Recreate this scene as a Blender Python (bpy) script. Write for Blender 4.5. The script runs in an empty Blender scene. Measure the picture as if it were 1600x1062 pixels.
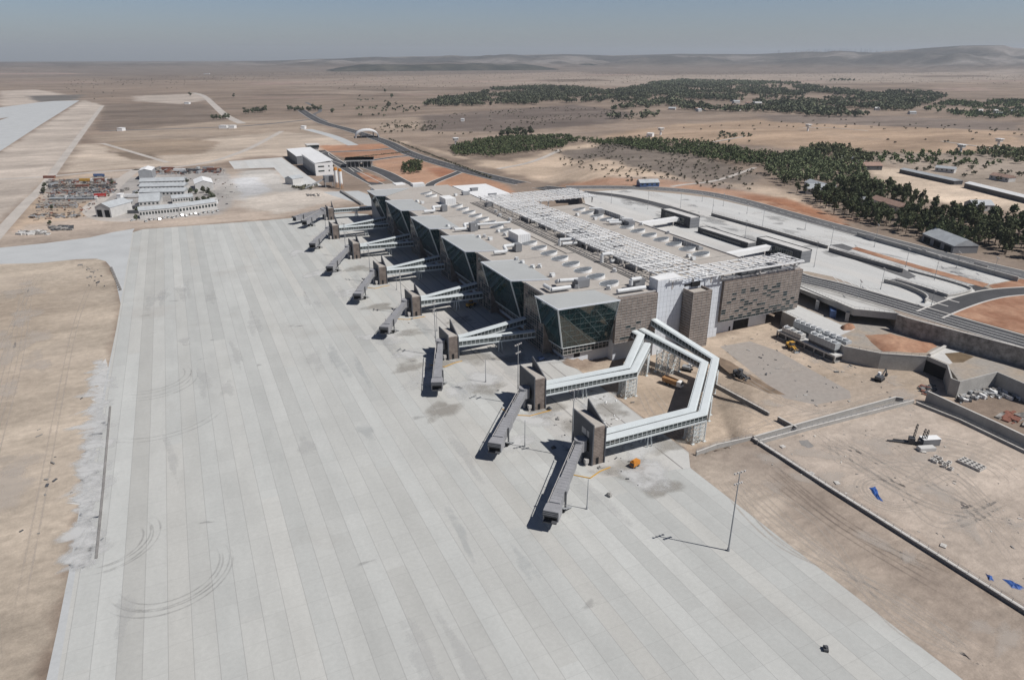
import bpy, math, random
import numpy as np
from mathutils import Vector, Matrix
R = math.radians
rng = random.Random(7)
sc = bpy.context.scene
col = sc.collection

# ------------------------------------------------------------------ camera, sky, sun, exposure
CAM_H = 120.0
FPX, PCX, PCY, YINF = 1067.0, 800.0, 531.0, 90.0          # 24 mm lens on a 1600 px wide photograph
PITCH = math.atan((PCY - YINF) / FPX)
HEAD = math.atan(547.0 / math.hypot(FPX, PCY - YINF))
cd = bpy.data.cameras.new('camera'); cam = bpy.data.objects.new('camera', cd); col.objects.link(cam)
cam.location = (0, 0, CAM_H); cam.rotation_euler = (math.pi / 2 - PITCH, 0, -HEAD)
cd.sensor_width = 36; cd.lens = 24.0; cd.clip_start = 1; cd.clip_end = 120000
sc.camera = cam

SUN_EL, SUN_AZ = R(53.0), R(134.0)                         # azimuth clockwise from +Y
w = bpy.data.worlds.new('World'); sc.world = w; w.use_nodes = True
nt = w.node_tree; nt.nodes.clear()
sky = nt.nodes.new('ShaderNodeTexSky'); sky.sky_type = 'NISHITA'; sky.sun_disc = False
sky.sun_elevation = SUN_EL; sky.sun_rotation = SUN_AZ; sky.altitude = 100
sky.air_density = 1.0; sky.dust_density = 0.6; sky.ozone_density = 2.5
bg = nt.nodes.new('ShaderNodeBackground'); bg.inputs[1].default_value = 0.05
wo = nt.nodes.new('ShaderNodeOutputWorld')
tint = nt.nodes.new('ShaderNodeMix'); tint.data_type = 'RGBA'; tint.blend_type = 'MULTIPLY'; tint.inputs[0].default_value = 1; tint.inputs[7].default_value = (.95, 1.0, 1.22, 1)   # white balance of the hazy summer sky
nt.links.new(sky.outputs[0], tint.inputs[6]); 
tc = nt.nodes.new('ShaderNodeTexCoord'); sp_ = nt.nodes.new('ShaderNodeSeparateXYZ'); nt.links.new(tc.outputs['Generated'], sp_.inputs[0])
mr = nt.nodes.new('ShaderNodeMapRange'); mr.interpolation_type = 'SMOOTHSTEP'; nt.links.new(sp_.outputs[2], mr.inputs[0])
for i, v_ in enumerate((.05, .35, 1.22, .56)): mr.inputs[i+1].default_value = v_          # clear deep sky overhead, summer dust brightening the horizon
gl_ = nt.nodes.new('ShaderNodeVectorMath'); gl_.operation = 'SCALE'; nt.links.new(tint.outputs[2], gl_.inputs[0]); nt.links.new(mr.outputs[0], gl_.inputs['Scale'])
nt.links.new(gl_.outputs[0], bg.inputs[0]); nt.links.new(bg.outputs[0], wo.inputs[0])
sd = bpy.data.lights.new('sun', 'SUN'); sd.energy = 4.8; sd.angle = R(0.53); sd.color = (1, .968, .93)
so = bpy.data.objects.new('sun', sd); col.objects.link(so)
so.rotation_euler = (math.pi / 2 - SUN_EL, 0, math.pi - SUN_AZ); so.location = (300, -300, 600)
vs = sc.view_settings; vs.view_transform = 'Standard'; vs.look = 'None'; vs.gamma = 1; vs.use_curve_mapping = False
vs.exposure = 0.0
sc.cycles.max_bounces = 6; sc.cycles.volume_bounces = 0; sc.cycles.transparent_max_bounces = 8

# ------------------------------------------------------------------ survey: a photo pixel seen at height z -> world point
_F = np.array([math.sin(HEAD), math.cos(HEAD), 0]); _R = np.array([math.cos(HEAD), -math.sin(HEAD), 0]); _U = np.array([0, 0, 1.])
_fw = _F * math.cos(PITCH) - _U * math.sin(PITCH); _up = _F * math.sin(PITCH) + _U * math.cos(PITCH)
def _at(x, y, z):
    d = _fw * FPX + _R * (x - PCX) - _up * (y - PCY)
    t = (z - CAM_H) / d[2]
    return (float(d[0] * t), float(d[1] * t), z)
def _sd(px, py, poly):                                        # signed distance to a plan outline, inside positive
    d = np.full(px.shape, 1e12); ins = np.zeros(px.shape, bool); n = len(poly)
    for i in range(n):
        ax, ay = poly[i][:2]; bx, by = poly[(i+1) % n][:2]; ex, ey = bx-ax, by-ay
        t = np.clip(((px-ax)*ex+(py-ay)*ey)/(ex*ex+ey*ey+1e-9), 0, 1)
        d = np.minimum(d, (px-ax-t*ex)**2+(py-ay-t*ey)**2)
        c = (ay > py) != (by > py)
        if abs(ey) > 1e-9: ins ^= c & (px < ex*(py-ay)/ey+ax)
    return np.where(ins, 1, -1)*np.sqrt(d)
RISE = [(330,-300),(330,520),(420,600),(800,750),(1100,600),(1100,0),(900,-300)]      # the land behind the terminal stands higher
LOW = [(-4000,-4000),(320,-4000),(320,440),(305,530),(340,650),(600,950),(2500,3000),(2500,6000),(-4000,6000)]
PIT = [(136.2,148),(136.2,232),(160,240),(186,240),(188,218),(206,204),(186,172),(160,146)]              # the court is dug out below the apron
def ground(x, y):
    x, y = np.atleast_1d(np.asarray(x, float)), np.atleast_1d(np.asarray(y, float)); sm = lambda t: t*t*(3-2*t)
    z = 12.8*sm(np.clip(1+_sd(x, y, RISE)/420, 0, 1))*sm(np.clip(-_sd(x, y, LOW)/60, 0, 1))
    d = _sd(x, y, PIT); return z-3.0*sm(np.clip(d/(2.8+15*sm(np.clip((x-.35*(y-150)-148)/18, 0, 1))), 0, 1))
def at(x, y, z=None):                                          # without a height: the point where the view meets the ground
    if z is not None: return _at(x, y, z)
    z = 0.0
    for _ in range(8):
        p = _at(x, y, z); zn = float(ground(p[0], p[1])[0])
        if abs(zn-z) < .02: break
        z = zn
    return (p[0], p[1], zn)
def ats(pts, z=None): return [at(x, y, z) for x, y in pts]

# ------------------------------------------------------------------ object helpers
def tag(o, label=None, cat=None, group=None, kind=None):
    if label: o['label'] = label
    if cat: o['category'] = cat
    if group: o['group'] = group
    if kind: o['kind'] = kind
    return o
def empty(name, loc, label=None, cat=None, group=None, rz=0.0):
    o = bpy.data.objects.new(name, None); col.objects.link(o); o.location = loc; o.rotation_euler = (0, 0, rz)
    o.empty_display_size = 1
    return tag(o, label, cat, group)
def copy_tree(o, parent=None):
    c = o.copy(); col.objects.link(c)
    if parent: c.parent = parent
    for ch in list(o.children): copy_tree(ch, c)
    return c
class MB:
    def __init__(s): s.v = []; s.f = []; s.m = []
    def add(s, vs, fs, mi=0):
        b = len(s.v); s.v += [tuple(p) for p in vs]; s.f += [tuple(b + i for i in f) for f in fs]; s.m += [mi] * len(fs)
    def box(s, x0, x1, y0, y1, z0, z1, mi=0):
        s.add([(x0,y0,z0),(x1,y0,z0),(x1,y1,z0),(x0,y1,z0),(x0,y0,z1),(x1,y0,z1),(x1,y1,z1),(x0,y1,z1)],
              [(3,2,1,0),(4,5,6,7),(0,1,5,4),(1,2,6,5),(2,3,7,6),(3,0,4,7)], mi); return s
    def obox(s, c, a, lx, ly, z0, z1, mi=0):                # box turned by angle a round z, centred at c
        ca, sa = math.cos(a), math.sin(a); P = []
        for z in (z0, z1):
            for u, v in ((-lx/2,-ly/2),(lx/2,-ly/2),(lx/2,ly/2),(-lx/2,ly/2)):
                P.append((c[0]+u*ca-v*sa, c[1]+u*sa+v*ca, z))
        s.add(P, [(3,2,1,0),(4,5,6,7),(0,1,5,4),(1,2,6,5),(2,3,7,6),(3,0,4,7)], mi); return s
    def prism(s, pts, z0, z1, mi=0, mt=None):               # counter-clockwise plan
        n = len(pts); ar = sum(pts[i][0]*pts[(i+1)%n][1]-pts[(i+1)%n][0]*pts[i][1] for i in range(n))
        if ar < 0: pts = pts[::-1]
        s.add([(p[0],p[1],z0) for p in pts]+[(p[0],p[1],z1) for p in pts],
              [(i,(i+1)%n,n+(i+1)%n,n+i) for i in range(n)]+[tuple(range(n-1,-1,-1))], mi)
        s.add([(p[0],p[1],z1) for p in pts], [tuple(range(n))], mi if mt is None else mt); return s
    def hexa(s, b, t, mi=0):                                # 4 bottom and 4 top points
        s.add(list(b)+list(t), [(3,2,1,0),(4,5,6,7),(0,1,5,4),(1,2,6,5),(2,3,7,6),(3,0,4,7)], mi); return s
    def bar(s, p, q, w, h=None, mi=0):
        p, q = Vector(p), Vector(q); d = q - p
        if d.length < 1e-6: return s
        d.normalize(); h = h or w
        u = d.cross(Vector((0,0,1)))
        u = Vector((1,0,0)) if u.length < 1e-4 else u.normalized()
        v = u.cross(d).normalized(); P = []
        for c in (p, q):
            for a, b in ((-1,-1),(1,-1),(1,1),(-1,1)): P.append(c + u*(a*w/2) + v*(b*h/2))
        s.add(P, [(3,2,1,0),(4,5,6,7),(0,1,5,4),(1,2,6,5),(2,3,7,6),(3,0,4,7)], mi); return s
    def tube(s, p, q, r0, r1=None, n=10, mi=0):
        p, q = Vector(p), Vector(q); d = (q-p).normalized(); r1 = r0 if r1 is None else r1
        u = d.cross(Vector((0,0,1))); u = Vector((1,0,0)) if u.length < 1e-4 else u.normalized(); v = d.cross(u)
        P = []
        for c, r in ((p,r0),(q,r1)):
            for k in range(n):
                a = 2*math.pi*k/n; P.append(c + u*(r*math.cos(a)) + v*(r*math.sin(a)))
        s.add(P, [(k,(k+1)%n,n+(k+1)%n,n+k) for k in range(n)]+[tuple(range(n-1,-1,-1)), tuple(range(n,2*n))], mi); return s
    def ribbon(s, path, hw, d0, d1, mi=0, side=None):       # mitred sweep of a box section along (x,y,z) points
        L, Rr = offset(path, hw if side is None else side[0]), offset(path, -hw if side is None else side[1])
        n = len(path); P = []
        for i in range(n):
            z = path[i][2]
            P += [(*Rr[i], z+d0), (*L[i], z+d0), (*L[i], z+d1), (*Rr[i], z+d1)]
        F = [(0,1,2,3), tuple(4*(n-1)+k for k in (3,2,1,0))]
        for i in range(n-1):
            a, b = 4*i, 4*i+4
            F += [(a,a+3,b+3,b), (a+3,a+2,b+2,b+3), (a+2,a+1,b+1,b+2), (a+1,a,b,b+1)]
        s.add(P, F, mi); return s
    def build(s, name, mats, parent=None, smooth=False):
        me = bpy.data.meshes.new(name); me.from_pydata(s.v, [], s.f)
        mats = mats if isinstance(mats, (list, tuple)) else [mats]
        for m in mats: me.materials.append(m)
        if len(mats) > 1: me.polygons.foreach_set('material_index', s.m)
        if smooth: me.polygons.foreach_set('use_smooth', [True]*len(me.polygons))
        me.update()
        o = bpy.data.objects.new(name, me); col.objects.link(o)
        if parent: o.parent = parent; o.matrix_parent_inverse = Matrix.Translation(-Vector(parent.location)) if not parent.rotation_euler.z else Matrix.Identity(4)
        return o
def offset(path, d):
    out = []; n = len(path)
    for i in range(n):
        a = Vector(path[max(i-1,0)][:2]); b = Vector(path[i][:2]); c = Vector(path[min(i+1,n-1)][:2])
        d1 = (b-a).normalized() if i > 0 else (c-b).normalized()
        d2 = (c-b).normalized() if i < n-1 else d1
        nn = Vector((-d1.y-d2.y, d1.x+d2.x)); nn = nn.normalized() if nn.length > 1e-6 else Vector((-d1.y, d1.x))
        k = max(nn.dot(Vector((-d1.y, d1.x))), .4)
        out.append((b.x+nn.x*d/k, b.y+nn.y*d/k))
    return out
def smooth_path(pts, n=6):                                   # Catmull-Rom
    out = []; P = [pts[0]] + list(pts) + [pts[-1]]
    for i in range(1, len(P)-2):
        for k in range(n):
            t = k/n; a = [np.array(q, float) for q in P[i-1:i+3]]
            out.append(tuple(.5*((2*a[1])+(a[2]-a[0])*t+(2*a[0]-5*a[1]+4*a[2]-a[3])*t*t+(3*a[1]-a[0]-3*a[2]+a[3])*t**3)))
    out.append(tuple(map(float, pts[-1]))); return out

# ------------------------------------------------------------------ materials
def nodes(name):
    m = bpy.data.materials.new(name); m.use_nodes = True; t = m.node_tree; t.nodes.clear()
    b = t.nodes.new('ShaderNodeBsdfPrincipled'); o = t.nodes.new('ShaderNodeOutputMaterial'); t.links.new(b.outputs[0], o.inputs[0])
    return m, t, b
def noise(t, vec, scale, detail=5, rough=.6):
    n = t.nodes.new('ShaderNodeTexNoise'); n.inputs['Scale'].default_value = scale
    n.inputs['Detail'].default_value = detail; n.inputs['Roughness'].default_value = rough
    t.links.new(vec, n.inputs['Vector']); return n.outputs['Fac']
def math_(t, op, a, b=None, c=None):
    n = t.nodes.new('ShaderNodeMath'); n.operation = op
    for i, x in enumerate((a, b, c)):
        if x is None: continue
        if isinstance(x, (int, float)): n.inputs[i].default_value = x
        else: t.links.new(x, n.inputs[i])
    return n.outputs[0]
def remap(t, v, a, b, c, d):
    n = t.nodes.new('ShaderNodeMapRange'); t.links.new(v, n.inputs[0])
    for i, x in enumerate((a, b, c, d)): n.inputs[i+1].default_value = x
    return n.outputs[0]
def mixc(t, fac, a, b, mode='MIX'):
    n = t.nodes.new('ShaderNodeMix'); n.data_type = 'RGBA'; n.blend_type = mode
    for sock, x in ((n.inputs[0], fac), (n.inputs[6], a), (n.inputs[7], b)):
        if isinstance(x, (int, float)): sock.default_value = x
        elif isinstance(x, tuple): sock.default_value = (*x[:3], 1)
        else: t.links.new(x, sock)
    return n.outputs[2]
def objco(t):
    g = t.nodes.new('ShaderNodeNewGeometry'); return g.outputs['Position']
def scaled(t, vec, s, rot=0.0):
    m = t.nodes.new('ShaderNodeMapping'); m.inputs['Scale'].default_value = s; m.inputs['Rotation'].default_value = (0, 0, rot)
    t.links.new(vec, m.inputs['Vector']); return m.outputs[0]
def value(t, fac, lo, hi):                                   # grey multiplier as colour
    v = remap(t, fac, .3, .7, lo, hi); c = t.nodes.new('ShaderNodeCombineColor')
    for i in range(3): t.links.new(v, c.inputs[i])
    return c.outputs[0]
def mat(name, c, rough=.8, var=.12, scale=.6, scale2=4.0, c2=None, metal=0.0, spec=.35, bump=0.0):
    m, t, b = nodes(name); P = objco(t)
    base = mixc(t, remap(t, noise(t, P, scale), .35, .65, 0, 1), c, c2) if c2 else c
    k = value(t, noise(t, P, scale, 6), 1-var, 1+var); k2 = value(t, noise(t, P, scale2, 3), 1-var*.6, 1+var*.6)
    cc = mixc(t, 1.0, mixc(t, 1.0, base, k, 'MULTIPLY'), k2, 'MULTIPLY')
    t.links.new(cc, b.inputs['Base Color'])
    b.inputs['Roughness'].default_value = rough; b.inputs['Metallic'].default_value = metal
    b.inputs['Specular IOR Level'].default_value = spec
    if bump:
        bn = t.nodes.new('ShaderNodeBump'); bn.inputs['Strength'].default_value = bump; bn.inputs['Distance'].default_value = .1
        t.links.new(noise(t, P, scale2*2), bn.inputs['Height']); t.links.new(bn.outputs[0], b.inputs['Normal'])
    return m
def mat_terrain():
    m, t, b = nodes('bare_earth'); P = objco(t)
    a = t.nodes.new('ShaderNodeAttribute'); a.attribute_name = 'soil'
    c = a.outputs['Color']
    c = mixc(t, 1.0, c, value(t, noise(t, scaled(t, P, (.004,.012,.01), .5), 1.0, 8, .65), .66, 1.34), 'MULTIPLY')
    c = mixc(t, 1.0, c, value(t, noise(t, scaled(t, P, (.03,.05,.05), 1.1), 1.0, 6), .86, 1.14), 'MULTIPLY')
    c = mixc(t, 1.0, c, value(t, noise(t, P, .35, 7, .7), .84, 1.16), 'MULTIPLY')
    w_ = t.nodes.new('ShaderNodeTexNoise'); w_.inputs['Scale'].default_value = 1; w_.inputs['Detail'].default_value = 6; w_.inputs['Distortion'].default_value = 1.6
    t.links.new(scaled(t, P, (.09,.2,.1), .55), w_.inputs['Vector']); c = mixc(t, 1.0, c, value(t, w_.outputs['Fac'], .9, 1.1), 'MULTIPLY')
    c = mixc(t, 1.0, c, value(t, noise(t, P, 2.2, 4, .75), .88, 1.12), 'MULTIPLY')
    c = mixc(t, remap(t, noise(t, P, .012, 5), .5, .72, 0, .3), c, (.25,.215,.19))
    t.links.new(c, b.inputs['Base Color']); b.inputs['Roughness'].default_value = .95; b.inputs['Specular IOR Level'].default_value = .1
    bn = t.nodes.new('ShaderNodeBump'); bn.inputs['Strength'].default_value = .35; bn.inputs['Distance'].default_value = .5
    t.links.new(noise(t, P, .8, 6), bn.inputs['Height']); t.links.new(bn.outputs[0], b.inputs['Normal'])
    return m
def mat_slabs(name, c, lx, ly, tone=.07, joint=.5, jw=.02, stain=(.28,.255,.23), stain_amt=.5):
    m, t, b = nodes(name); P = objco(t)
    sx = t.nodes.new('ShaderNodeSeparateXYZ'); t.links.new(P, sx.inputs[0])
    X = math_(t, 'DIVIDE', sx.outputs[0], lx); Y = math_(t, 'DIVIDE', sx.outputs[1], ly)
    fx = math_(t, 'FLOOR', X); fy = math_(t, 'FLOOR', Y); fl = math_(t, 'FLOOR', math_(t, 'DIVIDE', math_(t, 'ADD', sx.outputs[1], math_(t, 'MULTIPLY', fx, 137.0)), 320.0))
    def wn(u, v):
        k = t.nodes.new('ShaderNodeCombineXYZ'); t.links.new(u, k.inputs[0]); t.links.new(v, k.inputs[1])
        n = t.nodes.new('ShaderNodeTexWhiteNoise'); n.noise_dimensions = '2D'; t.links.new(k.outputs[0], n.inputs['Vector']); return n
    lane, slab = wn(fx, fl), wn(fx, fy)
    def g(v, lo, hi):
        c_ = t.nodes.new('ShaderNodeCombineColor'); r = remap(t, v, 0, 1, lo, hi)
        for i in range(3): t.links.new(r, c_.inputs[i])
        return c_.outputs[0]
    lv = math_(t, 'ADD', math_(t, 'MULTIPLY', lane.outputs['Value'], .8), math_(t, 'MULTIPLY', math_(t, 'GREATER_THAN', math_(t, 'FRACT', math_(t, 'MULTIPLY', fx, .5)), .25), .2))
    cc = mixc(t, 1.0, c, g(lv, 1-tone*1.35, 1+tone), 'MULTIPLY')
    cc = mixc(t, 1.0, cc, g(slab.outputs['Value'], 1-tone*.3, 1+tone*.3), 'MULTIPLY')
    ls = t.nodes.new('ShaderNodeSeparateColor'); t.links.new(lane.outputs['Color'], ls.inputs[0])
    cc = mixc(t, remap(t, ls.outputs[1], .4, 1, 0, .32), cc, tuple(x*k for x, k in zip(c, (1.05, .98, .92))))
    cc = mixc(t, 1.0, cc, value(t, noise(t, scaled(t, P, (.12,.03,.1)), 1.0, 6), .93, 1.06), 'MULTIPLY')
    cc = mixc(t, 1.0, cc, value(t, noise(t, P, .9, 6, .7), .94, 1.05), 'MULTIPLY')
    cc = mixc(t, remap(t, noise(t, P, .018, 6, .62), .58, .78, 0, stain_amt), cc, stain)
    jx = math_(t, 'ABSOLUTE', math_(t, 'SUBTRACT', math_(t, 'FRACT', X), .5)); jy = math_(t, 'ABSOLUTE', math_(t, 'SUBTRACT', math_(t, 'FRACT', Y), .5))
    j = math_(t, 'MAXIMUM', math_(t, 'GREATER_THAN', jx, .5-jw), math_(t, 'MULTIPLY', math_(t, 'GREATER_THAN', jy, .5-jw*.5), .5))
    cc = mixc(t, math_(t, 'MULTIPLY', j, joint), cc, (.2,.195,.19))
    t.links.new(cc, b.inputs['Base Color']); b.inputs['Roughness'].default_value = .85; b.inputs['Specular IOR Level'].default_value = .2
    return m
def mat_foliage(name, lo, hi, tr=.12):
    m, t, b = nodes(name); g = t.nodes.new('ShaderNodeNewGeometry')
    c = mixc(t, g.outputs['Random Per Island'], lo, hi)
    oi = t.nodes.new('ShaderNodeObjectInfo')
    h = t.nodes.new('ShaderNodeHueSaturation'); t.links.new(c, h.inputs['Color'])
    t.links.new(remap(t, oi.outputs['Random'], 0, 1, .75, 1.3), h.inputs['Value']); t.links.new(remap(t, oi.outputs['Random'], 0, 1, .485, .515), h.inputs['Hue'])
    c2 = mixc(t, 1.0, h.outputs[0], value(t, noise(t, objco(t), .05, 3), .75, 1.3), 'MULTIPLY')
    t.links.new(c2, b.inputs['Base Color']); b.inputs['Roughness'].default_value = .85; b.inputs['Specular IOR Level'].default_value = .15
    return m
def mat_glass(name, c, rough=.06, spec=.6):
    m, t, b = nodes(name); P = objco(t)
    cc = mixc(t, 1.0, c, value(t, noise(t, P, .25, 3), .6, 1.5), 'MULTIPLY')
    t.links.new(cc, b.inputs['Base Color']); b.inputs['Roughness'].default_value = rough; b.inputs['Specular IOR Level'].default_value = spec
    bn = t.nodes.new('ShaderNodeBump'); bn.inputs['Strength'].default_value = .05; bn.inputs['Distance'].default_value = .2
    t.links.new(noise(t, P, .5, 2), bn.inputs['Height']); t.links.new(bn.outputs[0], b.inputs['Normal'])
    return m
def mat_sheet(name, c, alpha, scale=.3, lo=.36, hi=.62):     # worn, patchy film on the ground, thinning to its rim
    m, t, b = nodes(name); P = objco(t)
    b.inputs['Base Color'].default_value = (*c, 1); b.inputs['Roughness'].default_value = .9; b.inputs['Specular IOR Level'].default_value = .1
    a = t.nodes.new('ShaderNodeAttribute'); a.attribute_name = 'soft'
    n = math_(t, 'ADD', noise(t, P, scale, 7, .7), math_(t, 'MULTIPLY', math_(t, 'SUBTRACT', a.outputs['Fac'], .6), .3))
    t.links.new(math_(t, 'MULTIPLY', remap(t, n, lo, hi, 0, alpha), remap(t, a.outputs['Fac'], 0, .4, 0, 1)), b.inputs['Alpha'])
    return m
def film(name, blobs, m, z, follow=True):                                  # soft-rimmed stains: (x, y, rx, ry, turn)
    mb = MB(); soft = []
    for i, (x, y, rx, ry, tn) in enumerate(blobs):
        n = 20; b = len(mb.v); zz = z+i*.0007; ph = rng.random()*6; ca, sa = math.cos(tn), math.sin(tn)
        gz = float(ground(x, y)[0]) if follow else 0.0; mb.v.append((x, y, zz+gz)); soft.append(1.0)
        for rr, sv in ((.55, .8), (1.0, 0.0)):
            for k in range(n):
                a = 2*math.pi*k/n; q = rr*(1+.22*math.sin(3*a+ph)+.13*math.sin(5*a+2*ph)); u, v = q*rx*math.cos(a), q*ry*math.sin(a)
                mb.v.append((x+u*ca-v*sa, y+u*sa+v*ca, zz+gz)); soft.append(sv)
        mb.f += [(b, b+1+k, b+1+(k+1) % n) for k in range(n)]+[(b+1+k, b+1+n+k, b+1+n+(k+1) % n, b+1+(k+1) % n) for k in range(n)]
    mb.m = [0]*len(mb.f); o = mb.build(name, m); at_ = o.data.attributes.new('soft', 'FLOAT', 'POINT'); at_.data.foreach_set('value', soft)
    return tag(o, kind='structure')
def streak(name, paths, m, z, wd=.28, gauge=2.0):              # twin wheel tracks along paths
    mb = MB(); soft = []
    for j, path in enumerate(paths):
        for s_ in (-gauge/2, gauge/2):
            n = len(path); b = len(mb.v)
            for q, sv in ((s_-wd, 0.0), (s_, 1.0), (s_+wd, 0.0)):
                O = offset(path, q); mb.v += [(x, y, z+j*.0006+float(ground(x, y)[0])) for x, y in O]; soft += [sv*min(1, min(i, n-1-i)/(n*.2)) for i in range(n)]
            mb.f += [(b+r_*n+i+1, b+r_*n+i, b+(r_+1)*n+i, b+(r_+1)*n+i+1) for r_ in (0, 1) for i in range(n-1)]
    mb.m = [0]*len(mb.f); o = mb.build(name, m); at_ = o.data.attributes.new('soft', 'FLOAT', 'POINT'); at_.data.foreach_set('value', soft)
    return tag(o, kind='structure')
M = {}
M['soil'] = mat_terrain()
M['apron'] = mat_slabs('apron_concrete', (.425,.43,.412), 5.0, 7.5, .08, .46, .015)
M['bay'] = mat_slabs('bay_concrete', (.44,.435,.415), 7.5, 7.5, .05, .5, .012, (.3,.275,.25), .75)
M['deck'] = mat_slabs('deck_concrete', (.5,.5,.485), 8.0, 8.0, .05, .3, .012, (.36,.35,.34), .6)
M['smooth'] = mat('smooth_concrete', (.42,.43,.43), .85, .07, .05, 1.0, spec=.2)
M['conc'] = mat('cast_concrete', (.36,.35,.33), .9, .16, .15, 1.5, spec=.15)
M['conc_d'] = mat('weathered_concrete', (.23,.22,.21), .9, .2, .15, 1.5, spec=.15)
M['kerb'] = mat('kerb_stone', (.5,.48,.45), .9, .1, .2, spec=.15)
M['asphalt'] = mat('asphalt', (.07,.07,.073), .9, .18, .05, .8, spec=.2)
M['asphalt_g'] = mat('worn_asphalt', (.12,.12,.122), .9, .18, .05, .8, spec=.2)
M['track'] = mat('dirt_track', (.42,.385,.35), .95, .15, .04, .6, spec=.1)
M['red'] = mat('red_soil', (.27,.135,.085), .95, .22, .06, .5, (.35,.215,.145), spec=.1, bump=.4)
M['tan'] = mat('dry_earth', (.37,.31,.25), .95, .2, .05, .6, (.28,.235,.2), spec=.1, bump=.3)
M['white'] = mat('white_cladding', (.62,.65,.69), .5, .05, .1, 1.0)
M['white_paint'] = mat('white_paint', (.74,.74,.73), .5, .06, .3)
M['plaster'] = mat('pale_plaster', (.52,.51,.49), .8, .1, .3)
M['roofing'] = mat('roof_membrane', (.415,.38,.342), .85, .15, .06, .8, (.36,.335,.305), spec=.2)
M['metal_roof'] = mat('metal_roof', (.4,.41,.4), .5, .05, .08, 1.2, spec=.4)
M['pipe'] = mat('roof_duct', (.6,.61,.61), .45, .1, .4)
M['steel'] = mat('grey_steel', (.3,.31,.32), .5, .12, .4)
M['steel_d'] = mat('dark_steel', (.08,.083,.09), .55, .15, .4)
M['bridge'] = mat('bridge_panel', (.58,.62,.625), .45, .05, .2, 1.0)
M['jet'] = mat('jet_bridge_metal', (.27,.27,.28), .55, .12, .25, 2.0)
M['slate'] = mat('slate_cladding', (.075,.08,.092), .6, .1, .3)
M['navy'] = mat('dark_cladding', (.03,.034,.044), .55, .2, .3)
M['greyclad'] = mat('grey_cladding', (.2,.205,.215), .55, .08, .3)
M['brown'] = mat('brown_louvre', (.185,.152,.132), .75, .2, .5, 3.0, (.22,.185,.162))
M['rail'] = mat('pale_rail', (.44,.42,.4), .6, .08, .3)
M['glass'] = mat_glass('green_glass', (.02,.05,.053), .04, 1.0)
M['glass_d'] = mat_glass('dark_glass', (.03,.04,.042), .1, .5)
M['glass_b'] = mat_glass('skylight_glass', (.2,.225,.245), .3, .4)
M['mull'] = mat('pale_mullion', (.2,.25,.25), .5, .05)
M['black'] = mat('dark_void', (.012,.012,.013), .9, .2)
M['stone'] = mat('rubble_stone', (.23,.215,.2), .9, .3, .35, 1.6, (.33,.31,.285), spec=.15, bump=.6)
M['yellow'] = mat('yellow_paint', (.52,.3,.06), .5, .15)
M['orange'] = mat('orange_paint', (.5,.2,.03), .5, .15)
M['rustor'] = mat('faded_orange', (.3,.17,.08), .7, .2, .8); M['rust'] = mat('rusty_steel', (.2,.085,.06), .8, .25, .8)
M['rubber'] = mat('tyre_rubber', (.025,.025,.025), .9, .2)
M['bluecloth'] = mat('blue_tarpaulin', (.03,.09,.3), .6, .2, .5)
M['bark'] = mat('bark', (.11,.08,.06), .95, .2, 1.0)
M['pine'] = mat_foliage('pine_needles', (.065,.08,.045), (.17,.185,.1))
M['leaf'] = mat_foliage('broad_leaves', (.06,.072,.048), (.15,.16,.1))
M['plant'] = mat_foliage('plantation_leaves', (.05,.07,.033), (.13,.155,.075))
M['scrub'] = mat_foliage('scrub_leaves', (.075,.072,.052), (.16,.15,.105))
M['junk'] = mat('scrap', (.15,.14,.13), .8, .5, .25, 1.2, (.3,.285,.265))
M['dust'] = mat_sheet('cement_dust', (.56,.56,.55), .75, .12)
M['tyre_film'] = mat_sheet('tyre_film', (.26,.255,.25), .3, .25, .34, .7)
M['mudfilm'] = mat_sheet('mud_film', (.3,.28,.25), .5, .1)
M['trackfilm'] = mat_sheet('track_film', (.47,.42,.37), .42, .15, .3, .65)
M['trackfilm_d'] = mat_sheet('dark_track_film', (.2,.17,.145), .3, .15, .3, .65)
M['line'] = mat('road_paint', (.7,.7,.68), .7, .1)
M['hill'] = mat('hill_soil', (.2,.155,.125), .95, .3, .0012, .006, (.11,.1,.085), spec=.1)
M['forest'] = mat('forest_cover', (.035,.038,.03), .95, .35, .004, .03, (.065,.06,.048), spec=.1)
M['blue'] = mat('blue_paint', (.07,.12,.25), .5, .15); M['redp'] = mat('red_paint', (.35,.04,.035), .5, .1)
M['tin'] = mat('tin_sheet', (.4,.42,.43), .5, .12, .2, 1.0); M['rosy'] = mat('tile_roof', (.3,.2,.16), .85, .2, .4)

def structure(name, mb, m, label=None):
    return tag(mb.build(name, m), label, name.replace('_', ' '), kind='structure')

# ------------------------------------------------------------------ terrain: one sheet to the horizon, with hills far off
def vnoise(x, y, seed=0):
    xi = np.floor(x).astype(np.int64); yi = np.floor(y).astype(np.int64); fx = x-xi; fy = y-yi
    fx = fx*fx*(3-2*fx); fy = fy*fy*(3-2*fy)
    def h(a, b):
        n = (a*374761393 + b*668265263 + seed*974634777) & 0xffffffff
        n = ((n ^ (n >> 15))*739982445) & 0xffffffff
        n = ((n ^ (n >> 12))*695872825) & 0xffffffff
        return ((n ^ (n >> 15)) & 0xffff)/65535.0
    return (h(xi,yi)*(1-fx)+h(xi+1,yi)*fx)*(1-fy)+(h(xi,yi+1)*(1-fx)+h(xi+1,yi+1)*fx)*fy
def fbm(x, y, o=5, seed=0):
    s = 0; a = .5
    for k in range(o): s = s+a*vnoise(x*2**k, y*2**k, seed+k); a *= .5
    return s
sdist = _sd
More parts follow.
